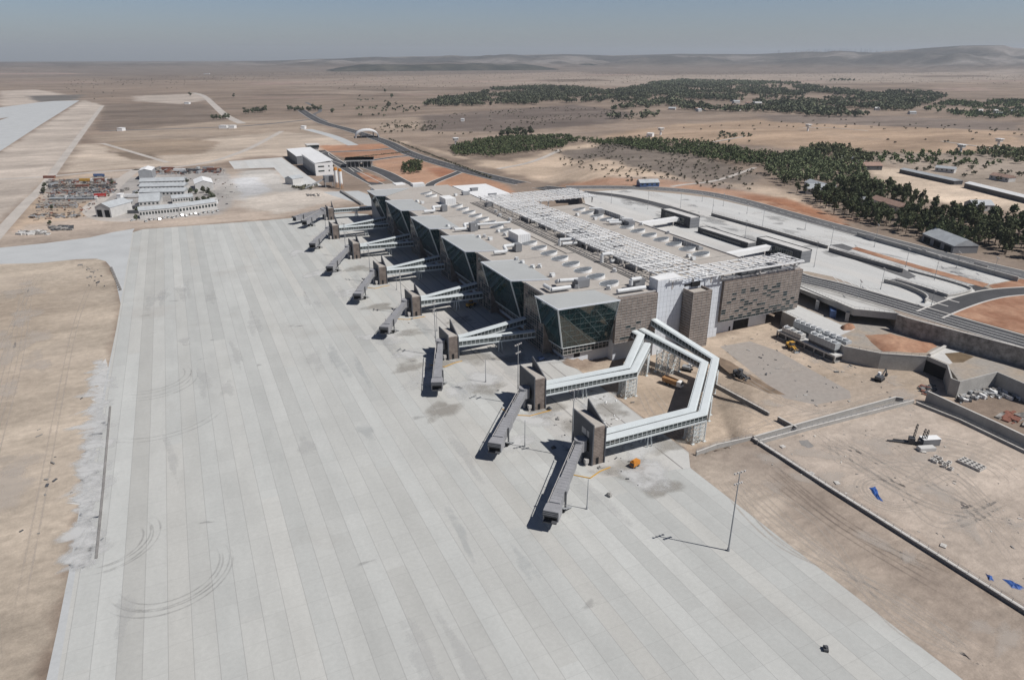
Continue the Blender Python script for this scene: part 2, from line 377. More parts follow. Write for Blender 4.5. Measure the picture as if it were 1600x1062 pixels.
PATCH = [  # outline in the photograph, soil colour, softness of the edge in metres
 ([(0,96),(500,96),(760,104),(1000,100),(1600,100),(1600,118),(900,118),(400,122),(0,120)], (.175,.14,.115), 400, 1),
 ([(420,125),(900,112),(1010,128),(780,140),(600,150),(480,140)], (.27,.195,.14), 90),
 ([(700,128),(1000,118),(1600,112),(1600,128),(1250,130),(1000,136)], (.3,.225,.165), 90),
 ([(640,182),(900,163),(1000,178),(945,195),(800,206),(650,206)], (.175,.128,.1), 14),
 ([(560,186),(660,182),(660,203),(600,208)], (.3,.215,.145), 14),
 ([(640,205),(800,206),(940,195),(900,214),(720,222),(640,214)], (.27,.19,.13), 14),
 ([(940,214),(1050,195),(1300,180),(1600,196),(1600,245),(1280,234),(1000,220)], (.34,.23,.145), 14),
 ([(1180,178),(1400,182),(1600,192),(1600,206),(1400,198),(1200,190)], (.23,.17,.13), 14),
 ([(160,163),(320,160),(352,190),(340,203),(150,204)], (.215,.155,.11), 8),
 ([(210,150),(310,146),(330,155),(280,163),(210,158)], (.36,.29,.23), 10),
 ([(0,142),(60,140),(120,152),(90,170),(0,180)], (.4,.32,.25), 14),
 ([(40,150),(130,148),(120,156),(60,160)], (.17,.15,.13), 10),
 ([(-300,330),(0,345),(72,285),(162,165),(130,156),(0,238),(-300,400)], (.42,.365,.315), 5, 1),
 ([(120,226),(310,218),(440,203),(520,213),(560,232),(500,245),(440,243),(380,246),(330,256),(95,270)], (.42,.325,.235), 8),
 ([(150,226),(260,213),(345,222),(320,240),(200,246)], (.27,.19,.12), 5),
 ([(165,236),(240,240),(255,251),(205,250)], (.22,.155,.1), 4),
 ([(330,190),(480,186),(530,212),(440,206),(320,216),(150,222),(140,212)], (.3,.22,.15), 8),
 ([(-300,374),(0,366),(60,343),(70,280),(160,268),(340,262),(460,268),(520,300),(568,300),(570,316),(430,341),(210,359),(140,372),(0,388),(-300,398)], (.38,.29,.215), 4),
 ([(66,280),(165,270),(160,335),(40,352),(20,362)], (.4,.29,.195), 4),
 ([(170,280),(350,264),(380,300),(347,334),(225,345),(135,341),(150,312)], (.31,.285,.26), 3),
 ([(75,283),(165,275),(175,300),(150,312),(70,325),(62,300)], (.29,.25,.21), 3),
 ([(378,265),(430,265),(455,290),(520,300),(562,302),(430,334),(350,305)], (.4,.37,.33), 5),
 ([(425,300),(495,296),(560,306),(430,333),(360,320)], (.47,.4,.325), 5),
 ([(360,278),(400,276),(425,300),(380,308)], (.42,.42,.42), 4),
 ([(-700,412),(60,408),(158,404),(170,418),(178,440),(186,480),(162,600),(133,720),(108,890),(62,1062),(-50,1300),(-900,1300),(-1400,600)], (.4,.34,.275), 2, 1),
 ([(-300,470),(130,440),(150,480),(60,520),(-200,560)], (.35,.29,.23), 25, 1),
 ([(0,560),(130,570),(120,640),(-60,680)], (.37,.31,.25), 25, 1),
 ([(495,228),(600,224),(632,238),(545,249),(508,237)], (.34,.185,.115), 4, 1),
 ([(540,236),(630,230),(640,240),(590,252)], (.36,.205,.135), 4, 1),
 ([(575,252),(640,238),(700,262),(712,275),(690,292),(640,298),(600,270)], (.38,.235,.16), 4, 1),
 ([(660,262),(705,262),(720,275),(700,282)], (.29,.14,.085), 4, 1),
 ([(685,288),(725,268),(790,288),(810,305),(740,305)], (.34,.195,.125), 4, 1),
 ([(630,222),(700,238),(760,262),(800,271),(905,287),(1040,295),(1150,312),(1250,330),(1290,320),(1180,285),(1000,236),(940,221),(890,228),(800,252),(720,248)], (.46,.34,.235), 8),
 ([(865,238),(960,221),(1080,240),(1200,278),(1180,290),(1080,282),(990,262)], (.215,.165,.125), 8),
 ([(960,275),(1100,280),(1180,300),(1120,304),(1000,292)], (.27,.2,.15), 8),
 ([(880,289),(1040,283),(1150,296),(1250,316),(1335,343),(1310,352),(1160,316),(1040,298),(900,297)], (.35,.205,.135), 6, 1),
 ([(930,285),(1010,280),(1090,286),(1060,292),(960,291)], (.33,.21,.15), 5, 1),
 ([(1150,303),(1215,308),(1270,326),(1300,342),(1230,332)], (.3,.15,.09), 4, 1),
 ([(1350,262),(1405,262),(1500,290),(1640,322),(1640,334),(1500,322),(1400,302),(1356,280)], (.5,.385,.275), 6),
 ([(1180,262),(1260,238),(1340,262),(1420,305),(1520,330),(1700,352),(1700,440),(1500,400),(1400,372),(1290,330)], (.25,.18,.125), 10),
 ([(1330,240),(1640,240),(1640,318),(1520,290),(1410,262)], (.28,.215,.155), 10),
 ([(900,572),(985,552),(1120,526),(1225,488),(1330,520),(1455,560),(1500,620),(1430,625),(1180,686),(1085,700),(990,640)], (.4,.325,.255), 3, 1),
 ([(1000,600),(1070,610),(1100,680),(1080,700),(1000,650)], (.38,.305,.235), 4, 1),
 ([(1178,692),(1430,628),(1640,715),(2100,900),(2100,1300),(1600,952)], (.375,.318,.268), 3, 1),
 ([(1260,640),(1400,632),(1500,700),(1600,800),(1500,800),(1330,720)], (.38,.325,.275), 18, 1),
 ([(1055,716),(1110,700),(1178,688),(1600,956),(2100,1280),(1800,1500),(1500,1080)], (.33,.275,.228), 3, 1),
 ([(1110,735),(1180,760),(1300,860),(1420,960),(1360,960),(1220,860),(1100,770)], (.41,.35,.29), 9, 1),
 ([(1190,700),(1330,800),(1520,920),(1600,985),(1540,985),(1400,890),(1200,760)], (.25,.205,.17), 7, 1),
]
rp = random.Random(23)
for _ in range(70):                                              # strip fields of the far plain
    fx_, fy_ = rp.uniform(-60,1660), 97+rp.random()**1.5*75; hw_, hh_ = rp.uniform(25,160), rp.uniform(.4,1.1)*(fy_-88)*.06; k_ = rp.choice([.72,.8,.88,1.12,1.22,1.3])
    if 60 < fy_-0 and not (fy_ > 140 and fx_ > 640): PATCH.insert(3, ([(fx_-hw_,fy_-hh_*.3),(fx_+hw_*.6,fy_-hh_),(fx_+hw_,fy_+hh_*.4),(fx_-hw_*.5,fy_+hh_)], (.225*k_,.176*k_*(1 if k_ < 1 else .96),.14*k_), 30, 1))
HZ = [(-400,95),(0,93),(260,93),(420,91.5),(500,89),(640,85.2),(720,85.5),(830,83),(880,82.2),(960,84),(1060,81.8),(1180,82),(1260,79),(1350,80.5),(1430,74.5),(1500,70),(1565,69.5),(1580,73),(1640,76),(1800,80),(2400,86)]
def build_terrain():
    az = np.concatenate([np.linspace(-180,-62,16)[:-1], np.linspace(-62,62,640), np.linspace(62,180,16)[1:]])
    rr = np.exp(np.linspace(math.log(45), math.log(26000), 470))
    A, D = np.meshgrid(np.radians(az)+HEAD, rr); X = D*np.sin(A); Y = D*np.cos(A)
    fx, fy = X.ravel(), Y.ravel()
    colr = np.zeros((fx.size, 3)); colr[:] = (.225,.175,.138)
    fld = vnoise(fx*.0021+vnoise(fx*.001, fy*.001)*2, fy*.0042, 5); colr *= (.86+.3*fld)[:,None]
    fl2 = vnoise(fx*.006, fy*.011, 9); colr *= (.92+.16*fl2)[:,None]
    for poly, c, soft, *keep in PATCH:
        L_ = .3*c[0]+.59*c[1]+.11*c[2]; kk = .78 if c[0]-c[2] > .19 and c[0]-c[1] > .1 else .68; gn = 1.08 if L_ > .2 else .88; c = c if keep else [(L_+(v-L_)*kk)*gn for v in c]
        P = ats(poly); xs = [p[0] for p in P]; ys = [p[1] for p in P]; mg = soft*3+5
        sel = np.where((fx > min(xs)-mg)&(fx < max(xs)+mg)&(fy > min(ys)-mg)&(fy < max(ys)+mg))[0]
        if not len(sel): continue
        x, y = fx[sel], fy[sel]; k = 1.0/max(soft*2.2, 3)
        wx = (fbm(x*k, y*k, 5, 3)-.5)*soft*3.4
        t = np.clip((sdist(x, y, P)+wx)/soft*.5+.5, 0, 1)[:,None]
        colr[sel] = colr[sel]*(1-t)+np.array(c)*t
    # hills: crest line read off the horizon of the photograph, standing 10 to 13 km away
    hx = np.array([math.atan((a[0]-PCX)/math.hypot(FPX, PCY-YINF)) for a in HZ]); hy = np.array([a[1] for a in HZ], float)
    rel = np.radians(np.concatenate([np.linspace(-180,-62,16)[:-1], np.linspace(-62,62,640), np.linspace(62,180,16)[1:]]))
    crest = np.interp(rel, hx, hy)
    CD = 12000.0; slope = (YINF-crest)/math.hypot(FPX, PCY-YINF)*np.cos(rel)
    ch = np.maximum(CAM_H+slope*CD-34, 0)                       # crest height at 12 km
    CH, _ = np.meshgrid(ch, rr)
    prof = np.clip((D-7500)/4500, 0, 1); prof = prof**1.6*(3-2*prof)/1.0
    dec = np.clip((D-12000)/9000, 0, 1)
    rough = fbm(X*.0016, Y*.0016, 7, 21)-.5; Z = CH*np.clip(prof, 0, 1)*(1-.6*dec)*(1+rough*1.1*np.clip(prof*(1-prof)*4, 0, 1))+rough*110*np.clip(CH/90, 0, 1)*np.clip(prof*(1-prof)*4, 0, 1)
    Z = np.maximum(Z, 0); fz = Z.ravel()+ground(fx, fy)
    hm = np.clip((fz-13)/60, 0, 1)[:,None]; br = fbm(fx*.0016, fy*.0016, 5, 40)[:,None]
    hillc = np.where(br > .52, np.array([(.2,.18,.165)]), np.array([(.075,.07,.065)])); s_ = np.clip(abs(br-.52)*12, 0, 1)
    hillc = hillc*s_+np.array([(.125,.112,.1)])*(1-s_)
    colr = colr*(1-hm)+hillc*hm
    nr, na = X.shape; idx = np.arange(nr*na).reshape(nr, na)
    q = np.stack([idx[:-1,:-1], idx[:-1,1:], idx[1:,1:], idx[1:,:-1]], -1).reshape(-1, 4)[:, ::-1]
    V = np.stack([fx, fy, fz], 1)
    V = np.concatenate([V, [[0,0,0]]]); c0 = len(V)-1
    tri = np.stack([np.full(na-1, c0), idx[0,1:], idx[0,:-1]], 1)
    me = bpy.data.meshes.new('terrain')
    me.vertices.add(len(V)); me.vertices.foreach_set('co', V.astype(np.float32).ravel())
    nl = q.size+tri.size; me.loops.add(nl); me.loops.foreach_set('vertex_index', np.concatenate([q.ravel(), tri.ravel()]).astype(np.int32))
    me.polygons.add(len(q)+len(tri))
    st = np.concatenate([np.arange(len(q))*4, q.size+np.arange(len(tri))*3]).astype(np.int32)
    me.polygons.foreach_set('loop_start', st)
    me.update(); me.validate()
    ca = me.color_attributes.new('soil', 'FLOAT_COLOR', 'POINT')
    C4 = np.ones((len(V), 4), np.float32); C4[:-1,:3] = colr; C4[-1,:3] = (.3,.22,.16)
    ca.data.foreach_set('color', C4.ravel())
    me.materials.append(M['soil'])
    o = bpy.data.objects.new('terrain', me); col.objects.link(o); tag(o, 'dry tan plain reaching to the hills', 'terrain', kind='structure')
build_terrain()

def sheet(name, pts, z, m, label=None, kind='structure'):
    mb = MB(); mb.add([(p[0], p[1], z) for p in pts], [tuple(range(len(pts)))] if sum(pts[i][0]*pts[(i+1)%len(pts)][1]-pts[(i+1)%len(pts)][0]*pts[i][1] for i in range(len(pts))) > 0 else [tuple(range(len(pts)-1,-1,-1))])
    return tag(mb.build(name, m), label, None, kind=kind)
def road(name, path, width, m, dz=.012, kerbs=True, line=False, group=None):
    mb = MB(); L = offset(path, width/2); Q = offset(path, -width/2); n = len(path)
    P = []
    for i in range(n): P += [(*Q[i], path[i][2]+dz), (*L[i], path[i][2]+dz)]
    mb.add(P, [(2*i, 2*i+2, 2*i+3, 2*i+1) for i in range(n-1)])
    o = tag(mb.build(name, m), None, None, kind='structure')
    if kerbs:
        kb = MB()
        for s in (1, -1): kb.ribbon(path, 0, dz-.05, dz+.14, side=(s*(width/2+.9), s*(width/2)) if s > 0 else (-(width/2), -(width/2+.9)))
        tag(kb.build('kerb', M['kerb']), None, None, kind='structure')
    if line:
        lb = MB(); acc = 0
        for off in line:
            pts = offset(path, off); 
            for i in range(n-1):
                a, b = Vector((*pts[i], path[i][2]+dz+.005)), Vector((*pts[i+1], path[i+1][2]+dz+.005)); d = b-a; ln = d.length
                if ln < .1: continue
                d /= ln; s = Vector((-d.y, d.x, 0))*.13; k = 0.0
                while k < ln:
                    e = min(k+5, ln); p, q_ = a+d*k, a+d*e; lb.add([p-s, q_-s, q_+s, p+s], [(0,1,2,3)]); k += 11
        tag(lb.build('road_markings', M['line']), None, None, kind='structure')
    return o

# the apron, the taxiway and the concrete shoulder
apron = [(-41,-260),(130,-260),(130,142),(133,150),(133,560),(118,572),(52,572),(-34,580),(-41,572)]
sheet('apron', apron, .012, M['apron'], 'broad concrete apron of long pale lanes')
tx = ats([(210,357),(175,363),(140,371),(70,380),(-10,388),(-260,398),(-330,424),(-60,414),(60,411),(120,405),(150,404),(165,408),(174,419),(181,440),(189,478)])
structure('taxiway', (lambda b: (b.add([(p[0],p[1],.008) for p in tx+[(-41,430,0),(-41,575,0)]], [tuple(range(len(tx)+2))[::-1]]), b)[1])(MB()), M['smooth'])
sh = ats([(189,478),(172,560),(150,660),(128,770),(108,890),(90,980),(66,1090)])+[(-60,-260,0),(-41,-260,0),(-41,430,0)]
sheet('concrete_shoulder', sh, .008, M['smooth'])
sp = [(165,560)]
r2 = random.Random(3); y = 566.0
while y < 888:                                                  # spilled cement slurry with ragged fingers
    k = (y-560)/330; base = 160-k*34; reach = r2.choice([2,4,7,13,20])*(.5+1.2*min(1, max(0, k*1.5-.1)))
    sp += [(base, y), (base-reach-3, y+r2.uniform(.5, 3))]; y += r2.uniform(3.5, 8)
sp += [(108,890),(128,870),(150,690),(170,580)]
sheet('spilled_slurry', ats(sp), .005, mat('slurry', (.5,.49,.47), .9, .08, .3))
film('spilled_slurry', [(*at(158-.085*(py-560)+rng.uniform(-9,9), py)[:2], rng.uniform(2,6), rng.uniform(3,9), rng.uniform(0,3)) for py in range(566,885,7)], M['dust'], .03)
def arc(cxp, cyp, rad, a0, a1, n=36, sq=1.0):
    g = at(cxp, cyp); return [(g[0]+rad*math.cos(a0+(a1-a0)*i/n), g[1]+sq*rad*math.sin(a0+(a1-a0)*i/n), 0) for i in range(n+1)]
streak('tyre_marks', [arc(235,590,14,-2.4,.6), arc(238,596,15.5,-2.3,.3), arc(265,890,13,-2.9,.5), arc(262,893,14.2,-2.7,.3), arc(160,850,11,-1.9,.6), arc(163,846,12.4,-1.7,.5), arc(250,640,22,-2.3,-.4)], M['tyre_film'], .02, .4, 2.4)
# servicing bays between the gates: other slabs, with dark drains between them
sheet('bay_slabs', [(100,150),(130,142.5),(135.4,150),(135.4,222),(131,232),(131,556),(92,556),(92,225),(100,215)], .018, M['bay'])
dr = MB()
for x0, y0, y1 in ((121.5,168,240),(127.5,143,240),(113,168,206),(103,245,550),(114,250,480),(124,250,480)): dr.box(x0-.22, x0+.22, y0, y1, .019, .024)
for yy in (206,262,320,378,436,494): dr.box(104, 130, yy-.15, yy+.15, .019, .0235)
tag(dr.build('slot_drains', M['conc_d']), None, None, kind='structure')
B_ = lambda L, k: [(*at(px, py)[:2], r_, r_*k, rng.uniform(.9, 2.2)) for px, py, r_ in L]
film('mud_stains', B_([(760,605,8),(690,642,7),(850,640,7),(640,572,7),(690,568,6),(985,735,8),(1030,760,6),(590,480,7),(560,420,8),(905,664,7),(740,560,8),(1038,695,6),(800,560,6),(720,500,6),(950,640,7),(880,600,6),(640,520,6)], 1.4), M['mudfilm'], .0285)
film('cement_dust', B_([(752,592,9),(670,592,10),(602,527,10),(722,612,7),(838,652,8),(905,692,7),(545,457,9),(502,427,10),(862,562,6),(1010,742,9),(642,552,7),(930,622,8),(470,395,9),(700,545,6),(800,690,7),(1000,700,7)], 1.3), M['dust'], .042)
g9 = random.Random(41)
film('oil_stains', [(g9.uniform(-35,125), g9.uniform(60,420), g9.uniform(.4,1.6), g9.uniform(.8,3.5), g9.uniform(1.2,1.9)) for _ in range(24)], M['tyre_film'], .056)
film('pale_patches', [(g9.uniform(-35,120), g9.uniform(70,460), g9.uniform(1.5,4), g9.uniform(5,22), g9.uniform(-.1,.1)) for _ in range(30)], mat_sheet('pale_film', (.5,.5,.49), .3, .2), .1)
film('damp_patches', [(g9.uniform(40,125), g9.uniform(60,300), g9.uniform(1.5,3.5), g9.uniform(6,26), g9.uniform(-.1,.1)) for _ in range(12)], mat_sheet('damp_film', (.37,.39,.4), .2, .15), .13)
# runway, tracks and the roads beyond the terminal (all at plain level)
sheet('runway', ats([(-400,330),(84,158),(124,157),(60,197),(0,236),(-250,400)]), .01, M['smooth'])
sheet('runway', ats([(-60,176),(60,160),(84,158),(30,180),(-60,196)]), .006, M['smooth'])
def px_road(name, pts, width, m, **k):
    k['dz'] = k.get('dz', .012)+(.15 if max(q[0] for q in pts) > 780 else 0)
    return road(name, smooth_path(ats(pts), 6), width, m, **k)
px_road('dirt_track', [(-60,430),(0,362),(40,318),(72,285),(110,232),(160,165)], 9, M['track'], kerbs=False)
px_road('dirt_track', [(-200,292),(0,280),(72,276),(160,268),(300,258),(380,236),(440,205)], 9, M['track'], kerbs=False)
px_road('dirt_track', [(160,224),(215,240),(262,254)], 7, M['track'], kerbs=False)
px_road('camp_road', [(205,344),(160,341),(140,326),(165,305),(205,270),(230,262)], 12, M['track'], kerbs=False)
px_road('concrete_track', [(302,145),(318,150),(335,165),(352,180),(378,193)], 17, M['track'], kerbs=False)
px_road('country_road', [(155,205),(280,201),(380,197),(455,190),(495,186)], 12, M['asphalt_g'], kerbs=False)
px_road('country_road', [(478,160),(500,172),(490,180),(510,190)], 9, M['asphalt_g'], kerbs=False)
px_road('country_road', [(1035,237),(1160,214),(1260,200),(1350,204),(1480,222),(1640,244)], 5, M['track'], kerbs=False)
px_road('dirt_track', [(875,234),(850,246),(820,256),(778,264)], 7, M['track'], kerbs=False)
px_road('dirt_track', [(1010,300),(1060,290),(1120,282),(1180,262)], 5, M['track'], kerbs=False)
px_road('taxi_lane', [(480,202),(520,213),(552,227)], 16, M['smooth'], kerbs=False)
px_road('main_road', [(470,172),(500,190),(545,203),(600,221),(640,240),(690,256),(740,270),(800,284),(850,293),(930,299),(1010,303)], 19, M['asphalt'], line=(0,))
px_road('loop_road', [(640,240),(618,232),(580,235),(530,237),(508,239),(515,247),(545,258),(560,268)], 9, M['asphalt'])
px_road('loop_road', [(648,243),(620,245),(585,250),(560,254),(548,260)], 9, M['asphalt'], dz=.016)
px_road('service_road', [(500,235),(540,262),(575,281),(620,304),(640,316)], 13, M['asphalt'], dz=.02)
px_road('service_road', [(565,258),(600,270),(630,286),(660,301)], 15, M['asphalt'], dz=.024)
px_road('loop_road', [(722,267),(700,276),(678,285),(672,291),(690,298)], 9, M['asphalt'], dz=.016)
sheet('red_island', ats([(556,270),(575,270),(604,282),(590,286),(575,284)]), .03, M['red'])
sheet('concrete_pad', ats([(357,252),(440,246),(503,290),(456,291),(428,262),(366,264)]), .01, M['deck'])
sheet('concrete_pad', ats([(505,300),(560,298),(622,322),(600,330),(575,322),(520,306)]), .01, M['smooth'])
sheet('basin_slab', ats([(1125,541),(1172,533),(1215,548),(1328,611),(1330,622),(1275,632),(1226,622),(1180,585)]), .01, mat('dusty_slab', (.33,.3,.27), .9, .14, .06, .5, (.27,.24,.215)))

W_ = lambda *p: smooth_path([(*at(x, y)[:2], 0) for x, y in p], 12)
streak('wheel_tracks', [W_((1440,612),(1390,628),(1300,640),(1210,655),(1150,690)), W_((1440,608),(1380,618),(1290,645),(1190,668),(1100,690)), W_((1120,560),(1180,600),(1260,640),(1340,640),(1430,612)), W_((1010,600),(1040,640),(1060,680),(1100,692)), W_((1000,610),(1020,650),(1070,690)), W_((1225,505),(1300,575),(1380,590),(1440,600)), W_((1150,540),(1230,540),(1330,590),(1420,600)), W_((1085,640),(1130,630),(1190,650),(1215,668))], M['trackfilm'], .03, .5, 2.2)
gq = random.Random(19)
streak('wheel_tracks', [W_((1240+gq.uniform(0,120),660+gq.uniform(0,40)), (1320+gq.uniform(0,120),720+gq.uniform(-20,40)), (1440+gq.uniform(0,60),760+gq.uniform(-40,60)), (1560+gq.uniform(0,60),820+gq.uniform(-60,80))) for _ in range(12)]+[arc(1500,740,12+3*i,-1.0+.2*i,1.6+.15*i) for i in range(5)]+[arc(1390,770,6+1.2*i,0,5.2) for i in range(3)], M['trackfilm'], .026, .5, 2.2)
streak('wheel_tracks', [W_((1100+gq.uniform(0,50),725+gq.uniform(0,20)), (1240+gq.uniform(-30,40),830+gq.uniform(-30,30)), (1400+gq.uniform(-30,30),950+gq.uniform(-30,30)), (1540+gq.uniform(-20,40),1040)) for _ in range(6)], M['trackfilm'], .024, .5, 2.2)
streak('wheel_tracks', [W_((1170+gq.uniform(0,60),705+gq.uniform(0,30)), (1310+gq.uniform(-20,40),800+gq.uniform(-20,30)), (1500+gq.uniform(-20,20),925+gq.uniform(-20,20))) for _ in range(3)], M['trackfilm_d'], .04, .45, 2.2)
streak('wheel_tracks', [W_((20+gq.uniform(-30,60),420), (10+gq.uniform(-40,60),560), (0+gq.uniform(-40,60),760), (-20+gq.uniform(-40,40),1080)) for _ in range(3)]+[W_((150,425),(120,500),(90,640),(60,800),(20,1000))], M['trackfilm'], .02, .4, 2.0)
yd = lambda n, a, b: [(p[0], p[1], gq.uniform(2,a), gq.uniform(3,b), gq.uniform(0,3)) for p in [at(gq.uniform(1200,1600), gq.uniform(690,1000)) for _ in range(n)] if p[0] > 145]
film('soil_stains', yd(30, 7, 11)+[(*at(gq.uniform(1130,1420), gq.uniform(560,640))[:2], gq.uniform(2,6), gq.uniform(2,7), gq.uniform(0,3)) for _ in range(12)]+[(*at(gq.uniform(-20,70), gq.uniform(430,800))[:2], gq.uniform(3,9), gq.uniform(6,18), gq.uniform(-.3,.3)) for _ in range(12)], mat_sheet('pale_soil_film', (.5,.45,.4), .45, .12), .09)

# ------------------------------------------------------------------ terminal building
T = empty('terminal_building', (190, 226, 0), 'vast unfinished airport terminal with faceted green glass bays and a white roof trellis', 'terminal')
ZR = 27.0
mb = MB()
mb.prism([(134,231.5),(156,231.5),(156,226.8),(244,226.8),(260,226.8),(260,250),(246,250),(246,404),(216,404),(216,440),(188,440),(188,516),(160,516),(160,540),(134,540)], 7, ZR-.35, 0)
mb.build('walls', [M['greyclad']], T)
mb = MB(); mb.prism([(135,233),(157,233),(157,228.5),(245,228.5),(245,404),(216,404),(188,440),(188,515),(135,539)], -4, 7.0)
mb.build('ground_storey', M['white'], T)
mb = MB(); mb.prism([(129.9,226.4),(175,226.4),(175,232),(260,232),(260,250),(246,250),(246,404),(216,404),(216,440),(188,440),(188,516),(160,516),(160,540),(129.9,540)], ZR-.35, ZR)
mb.build('roof', M['roofing'], T)
mb = MB()                                                       # parapets, expansion joints, walkways of pale pavers
for a, b in (((245.6,250),(245.6,404)),((130.2,243),(130.2,261)),((130.2,298),(130.2,317)),((130.2,356),(130.2,373)),((130.2,412),(130.2,430))):
    MB().box(a[0]-.3, a[0]+.3, a[1], b[1], ZR, ZR+.55).build('parapet', M['rail'], T)
for q in ((246.2, 259.4, 249.4, 250, ZR, ZR+.5), (212, 260.2, 226.2, 226.8, ZR-1, ZR+.3), (259.6, 260.2, 226.8, 250, ZR-1, ZR+.3), (157, 176, 226.3, 226.9, ZR, ZR+.45)): MB().box(*q).build('parapet', M['rail'], T)
mb = MB()
for x in (176.6, 178.2): mb.box(x-.25, x+.25, 240, 440, ZR, ZR+.35)
for y in (240, 296, 350, 404, 452): mb.box(131, 178, y-.2, y+.2, ZR, ZR+.06)
for y in (258, 330, 392): mb.box(210, 245, y-.2, y+.2, ZR, ZR+.06)
mb.box(171, 171.4, 296, 350, ZR, ZR+.3); mb.box(171, 176.3, 295.6, 296.3, ZR, ZR+.3); mb.box(168, 168.4, 440, 500, ZR, ZR+.3)
mb.build('roof_gutter', M['conc_d'], T)
mb = MB(); mb.prism([(188.5,440.5),(203,459),(216,459),(216,505),(188.5,507)], ZR-6, ZR+.4); mb.build('white_roof', M['white_paint'], T)
mb = MB(); mb.prism([(133,517),(160,517),(160,545),(133,545)], 0, 23.5); mb.build('north_annex', M['steel'], T)
mb = MB(); mb.box(150, 158, 530, 540, 23.5, 27.5); mb.box(160.5, 170, 519, 525, 20, 29); mb.build('stair_head', M['white_paint'], T)
# brown louvred facades with pale rails
def facade(x0, x1, y, z0, z1, dep, cw, rh, west=False):
    f = MB()
    if west: f.box(y, y+dep, x0, x1, z0, z1)
    else: f.box(x0, x1, y, y+dep, z0, z1)
    o = f.build('louvre_facade', M['brown'], T); r = MB(); z = z0
    while z <= z1+.01:
        if west: r.box(y-.12, y-.001, x0, x1, z-.035, z+.035)
        else: r.box(x0, x1, y-.12, y-.001, z-.035, z+.035)
        z += rh
    n = max(1, round((x1-x0)/cw))
    for i in range(n+1):
        x = x0+(x1-x0)*i/n
        if west: r.box(y-.1, y-.002, x-.03, x+.03, z0, z1)
        else: r.box(x-.03, x+.03, y-.1, y-.002, z0, z1)
    r.build('rail', M['rail'], o); return o
FY = 224.6
south = facade(212.4, 260.4, FY, 7.2, ZR-.4, 2.0, 2.72, 1.23)
def facade_windows(parent, pts, y, x0, cw, z0, rh):
    seen = set()
    for X, z in pts:
        i, j = int((X-x0)//cw), int((z-z0)//rh)
        if (i, j) in seen: continue
        seen.add((i, j)); b = MB(); b.box(x0+i*cw+.12, x0+(i+1)*cw-.12, y-.06, y-.003, z0+j*rh+.12, z0+(j+1)*rh-.12); b.build('window', M['glass_d'], parent)
def on_plane(px, py, Y):
    d = _fw*FPX+_R*(px-PCX)-_up*(py-PCY); t = Y/d[1]; return d[0]*t, d[2]*t+CAM_H
wl = [(395,480),(392,508),(336,520),(495,465),(490,492),(540,485),(645,440),(643,467),(793,417),(790,440),(740,452),(685,487),(730,506),(778,497),(640,523),(680,540),(825,515),(818,545),(725,560),(330,574),(378,595),(277,612),(425,610),(525,595),(420,640),(470,630),(565,640),(615,632),(905,580),(860,610),(815,595),(945,600),(390,667),(440,687),(215,703),(210,730),(360,705)]
wp = [on_plane(1100+a/6.64, 380+b/6.64, FY) for a, b in wl]
wp += [(213+2.72*k, 7.6) for k in range(17)]+[(213+2.72*k, 8.8) for k in range(2,18,2)]+[(213+2.72*k, 10) for k in (7,8,9,11,12,13,15)]
facade_windows(south, [q for q in wp if 212.5 < q[0] < 260 and 7.3 < q[1] < 26], FY, 212.4, 48/18, 7.2, 1.23)
sw = facade(155.3, 176.2, 225.2, 6.6, ZR-.4, 1.6, 2.6, 1.23)
facade_windows(sw, [(162,13.5),(165,12.3),(168,14),(170.5,11),(165,9.9),(159,9),(172,8.8),(168,8.8),(162,8),(174,9)], 225.2, 155.3, 20.9/8, 6.6, 1.23)
mb = MB(); mb.box(212.2, 244, 225.4, 228.6, 6.3, 7.15); mb.box(244, 259, 226, 232, 6.5, 7.15); mb.build('soffit_band', M['white'], T)
# white panelled walls either side of the stair tower
for x0, x1, y, z1 in ((176.3, 189.5, 226.0, 31.6), (189.5, 202.5, 226.4, 28.6), (202.5, 212.3, 226.0, 30.0)):
    b = MB(); b.box(x0, x1, y, y+6, -4, z1); o = b.build('white_wall', M['white'], T); r = MB()
    for k in range(1, int((x1-x0)/1.9)): r.box(x0+k*1.9-.025, x0+k*1.9+.025, y-.02, y-.001, 0, z1-.1)
    for k in range(1, int(z1/2.4)): r.box(x0, x1, y-.02, y-.0015, k*2.4-.025, k*2.4+.025)
    r.build('panel_joint', M['steel'], o)
for q in ((176.35, 189, 226.05, 231.9, 31.6, 32.0), (202.6, 212.25, 226.1, 231.9, 30.0, 30.3)): MB().box(*q).build('wall_coping', M['white_paint'], T)
st = facade(190.3, 200.6, 219.0, -2, 26.4, .5, 2.6, 1.23)
b = MB(); b.box(190.3, 190.8, 219.5, 226, 0, 26.4); b.box(200.1, 200.6, 219.5, 226, 0, 26.4); b.build('louvre_facade', M['brown'], T)
r = MB()
for k in range(22):
    r.box(190.18, 190.298, 219.5, 226, k*1.23-.06, k*1.23+.06); r.box(200.602, 200.72, 219.5, 226, k*1.23-.06, k*1.23+.06)
r.build('rail', M['rail'], T)
b = MB(); b.box(190.9, 200, 219.6, 226.3, 22, 25.5); b.build('tower_roof', M['roofing'], T)
b = MB(); b.box(191, 199.5, 226.38, 226.39, 27, 28); b.box(194.6, 199.2, 225.6, 226.3, 26.5, 28.6); b.build('open_duct', M['black'], T)
b = MB(); b.box(203.6, 205, 225.9, 225.999, 0, 2.6); b.build('door', M['black'], T)
b = MB(); b.box(224.5, 233.8, 228.3, 228.49, 0, 6.2); b.build('loading_door', M['black'], T)
b = MB(); b.box(222, 223, 228.4, 228.495, 0, 2.2); b.build('door', M['black'], T)
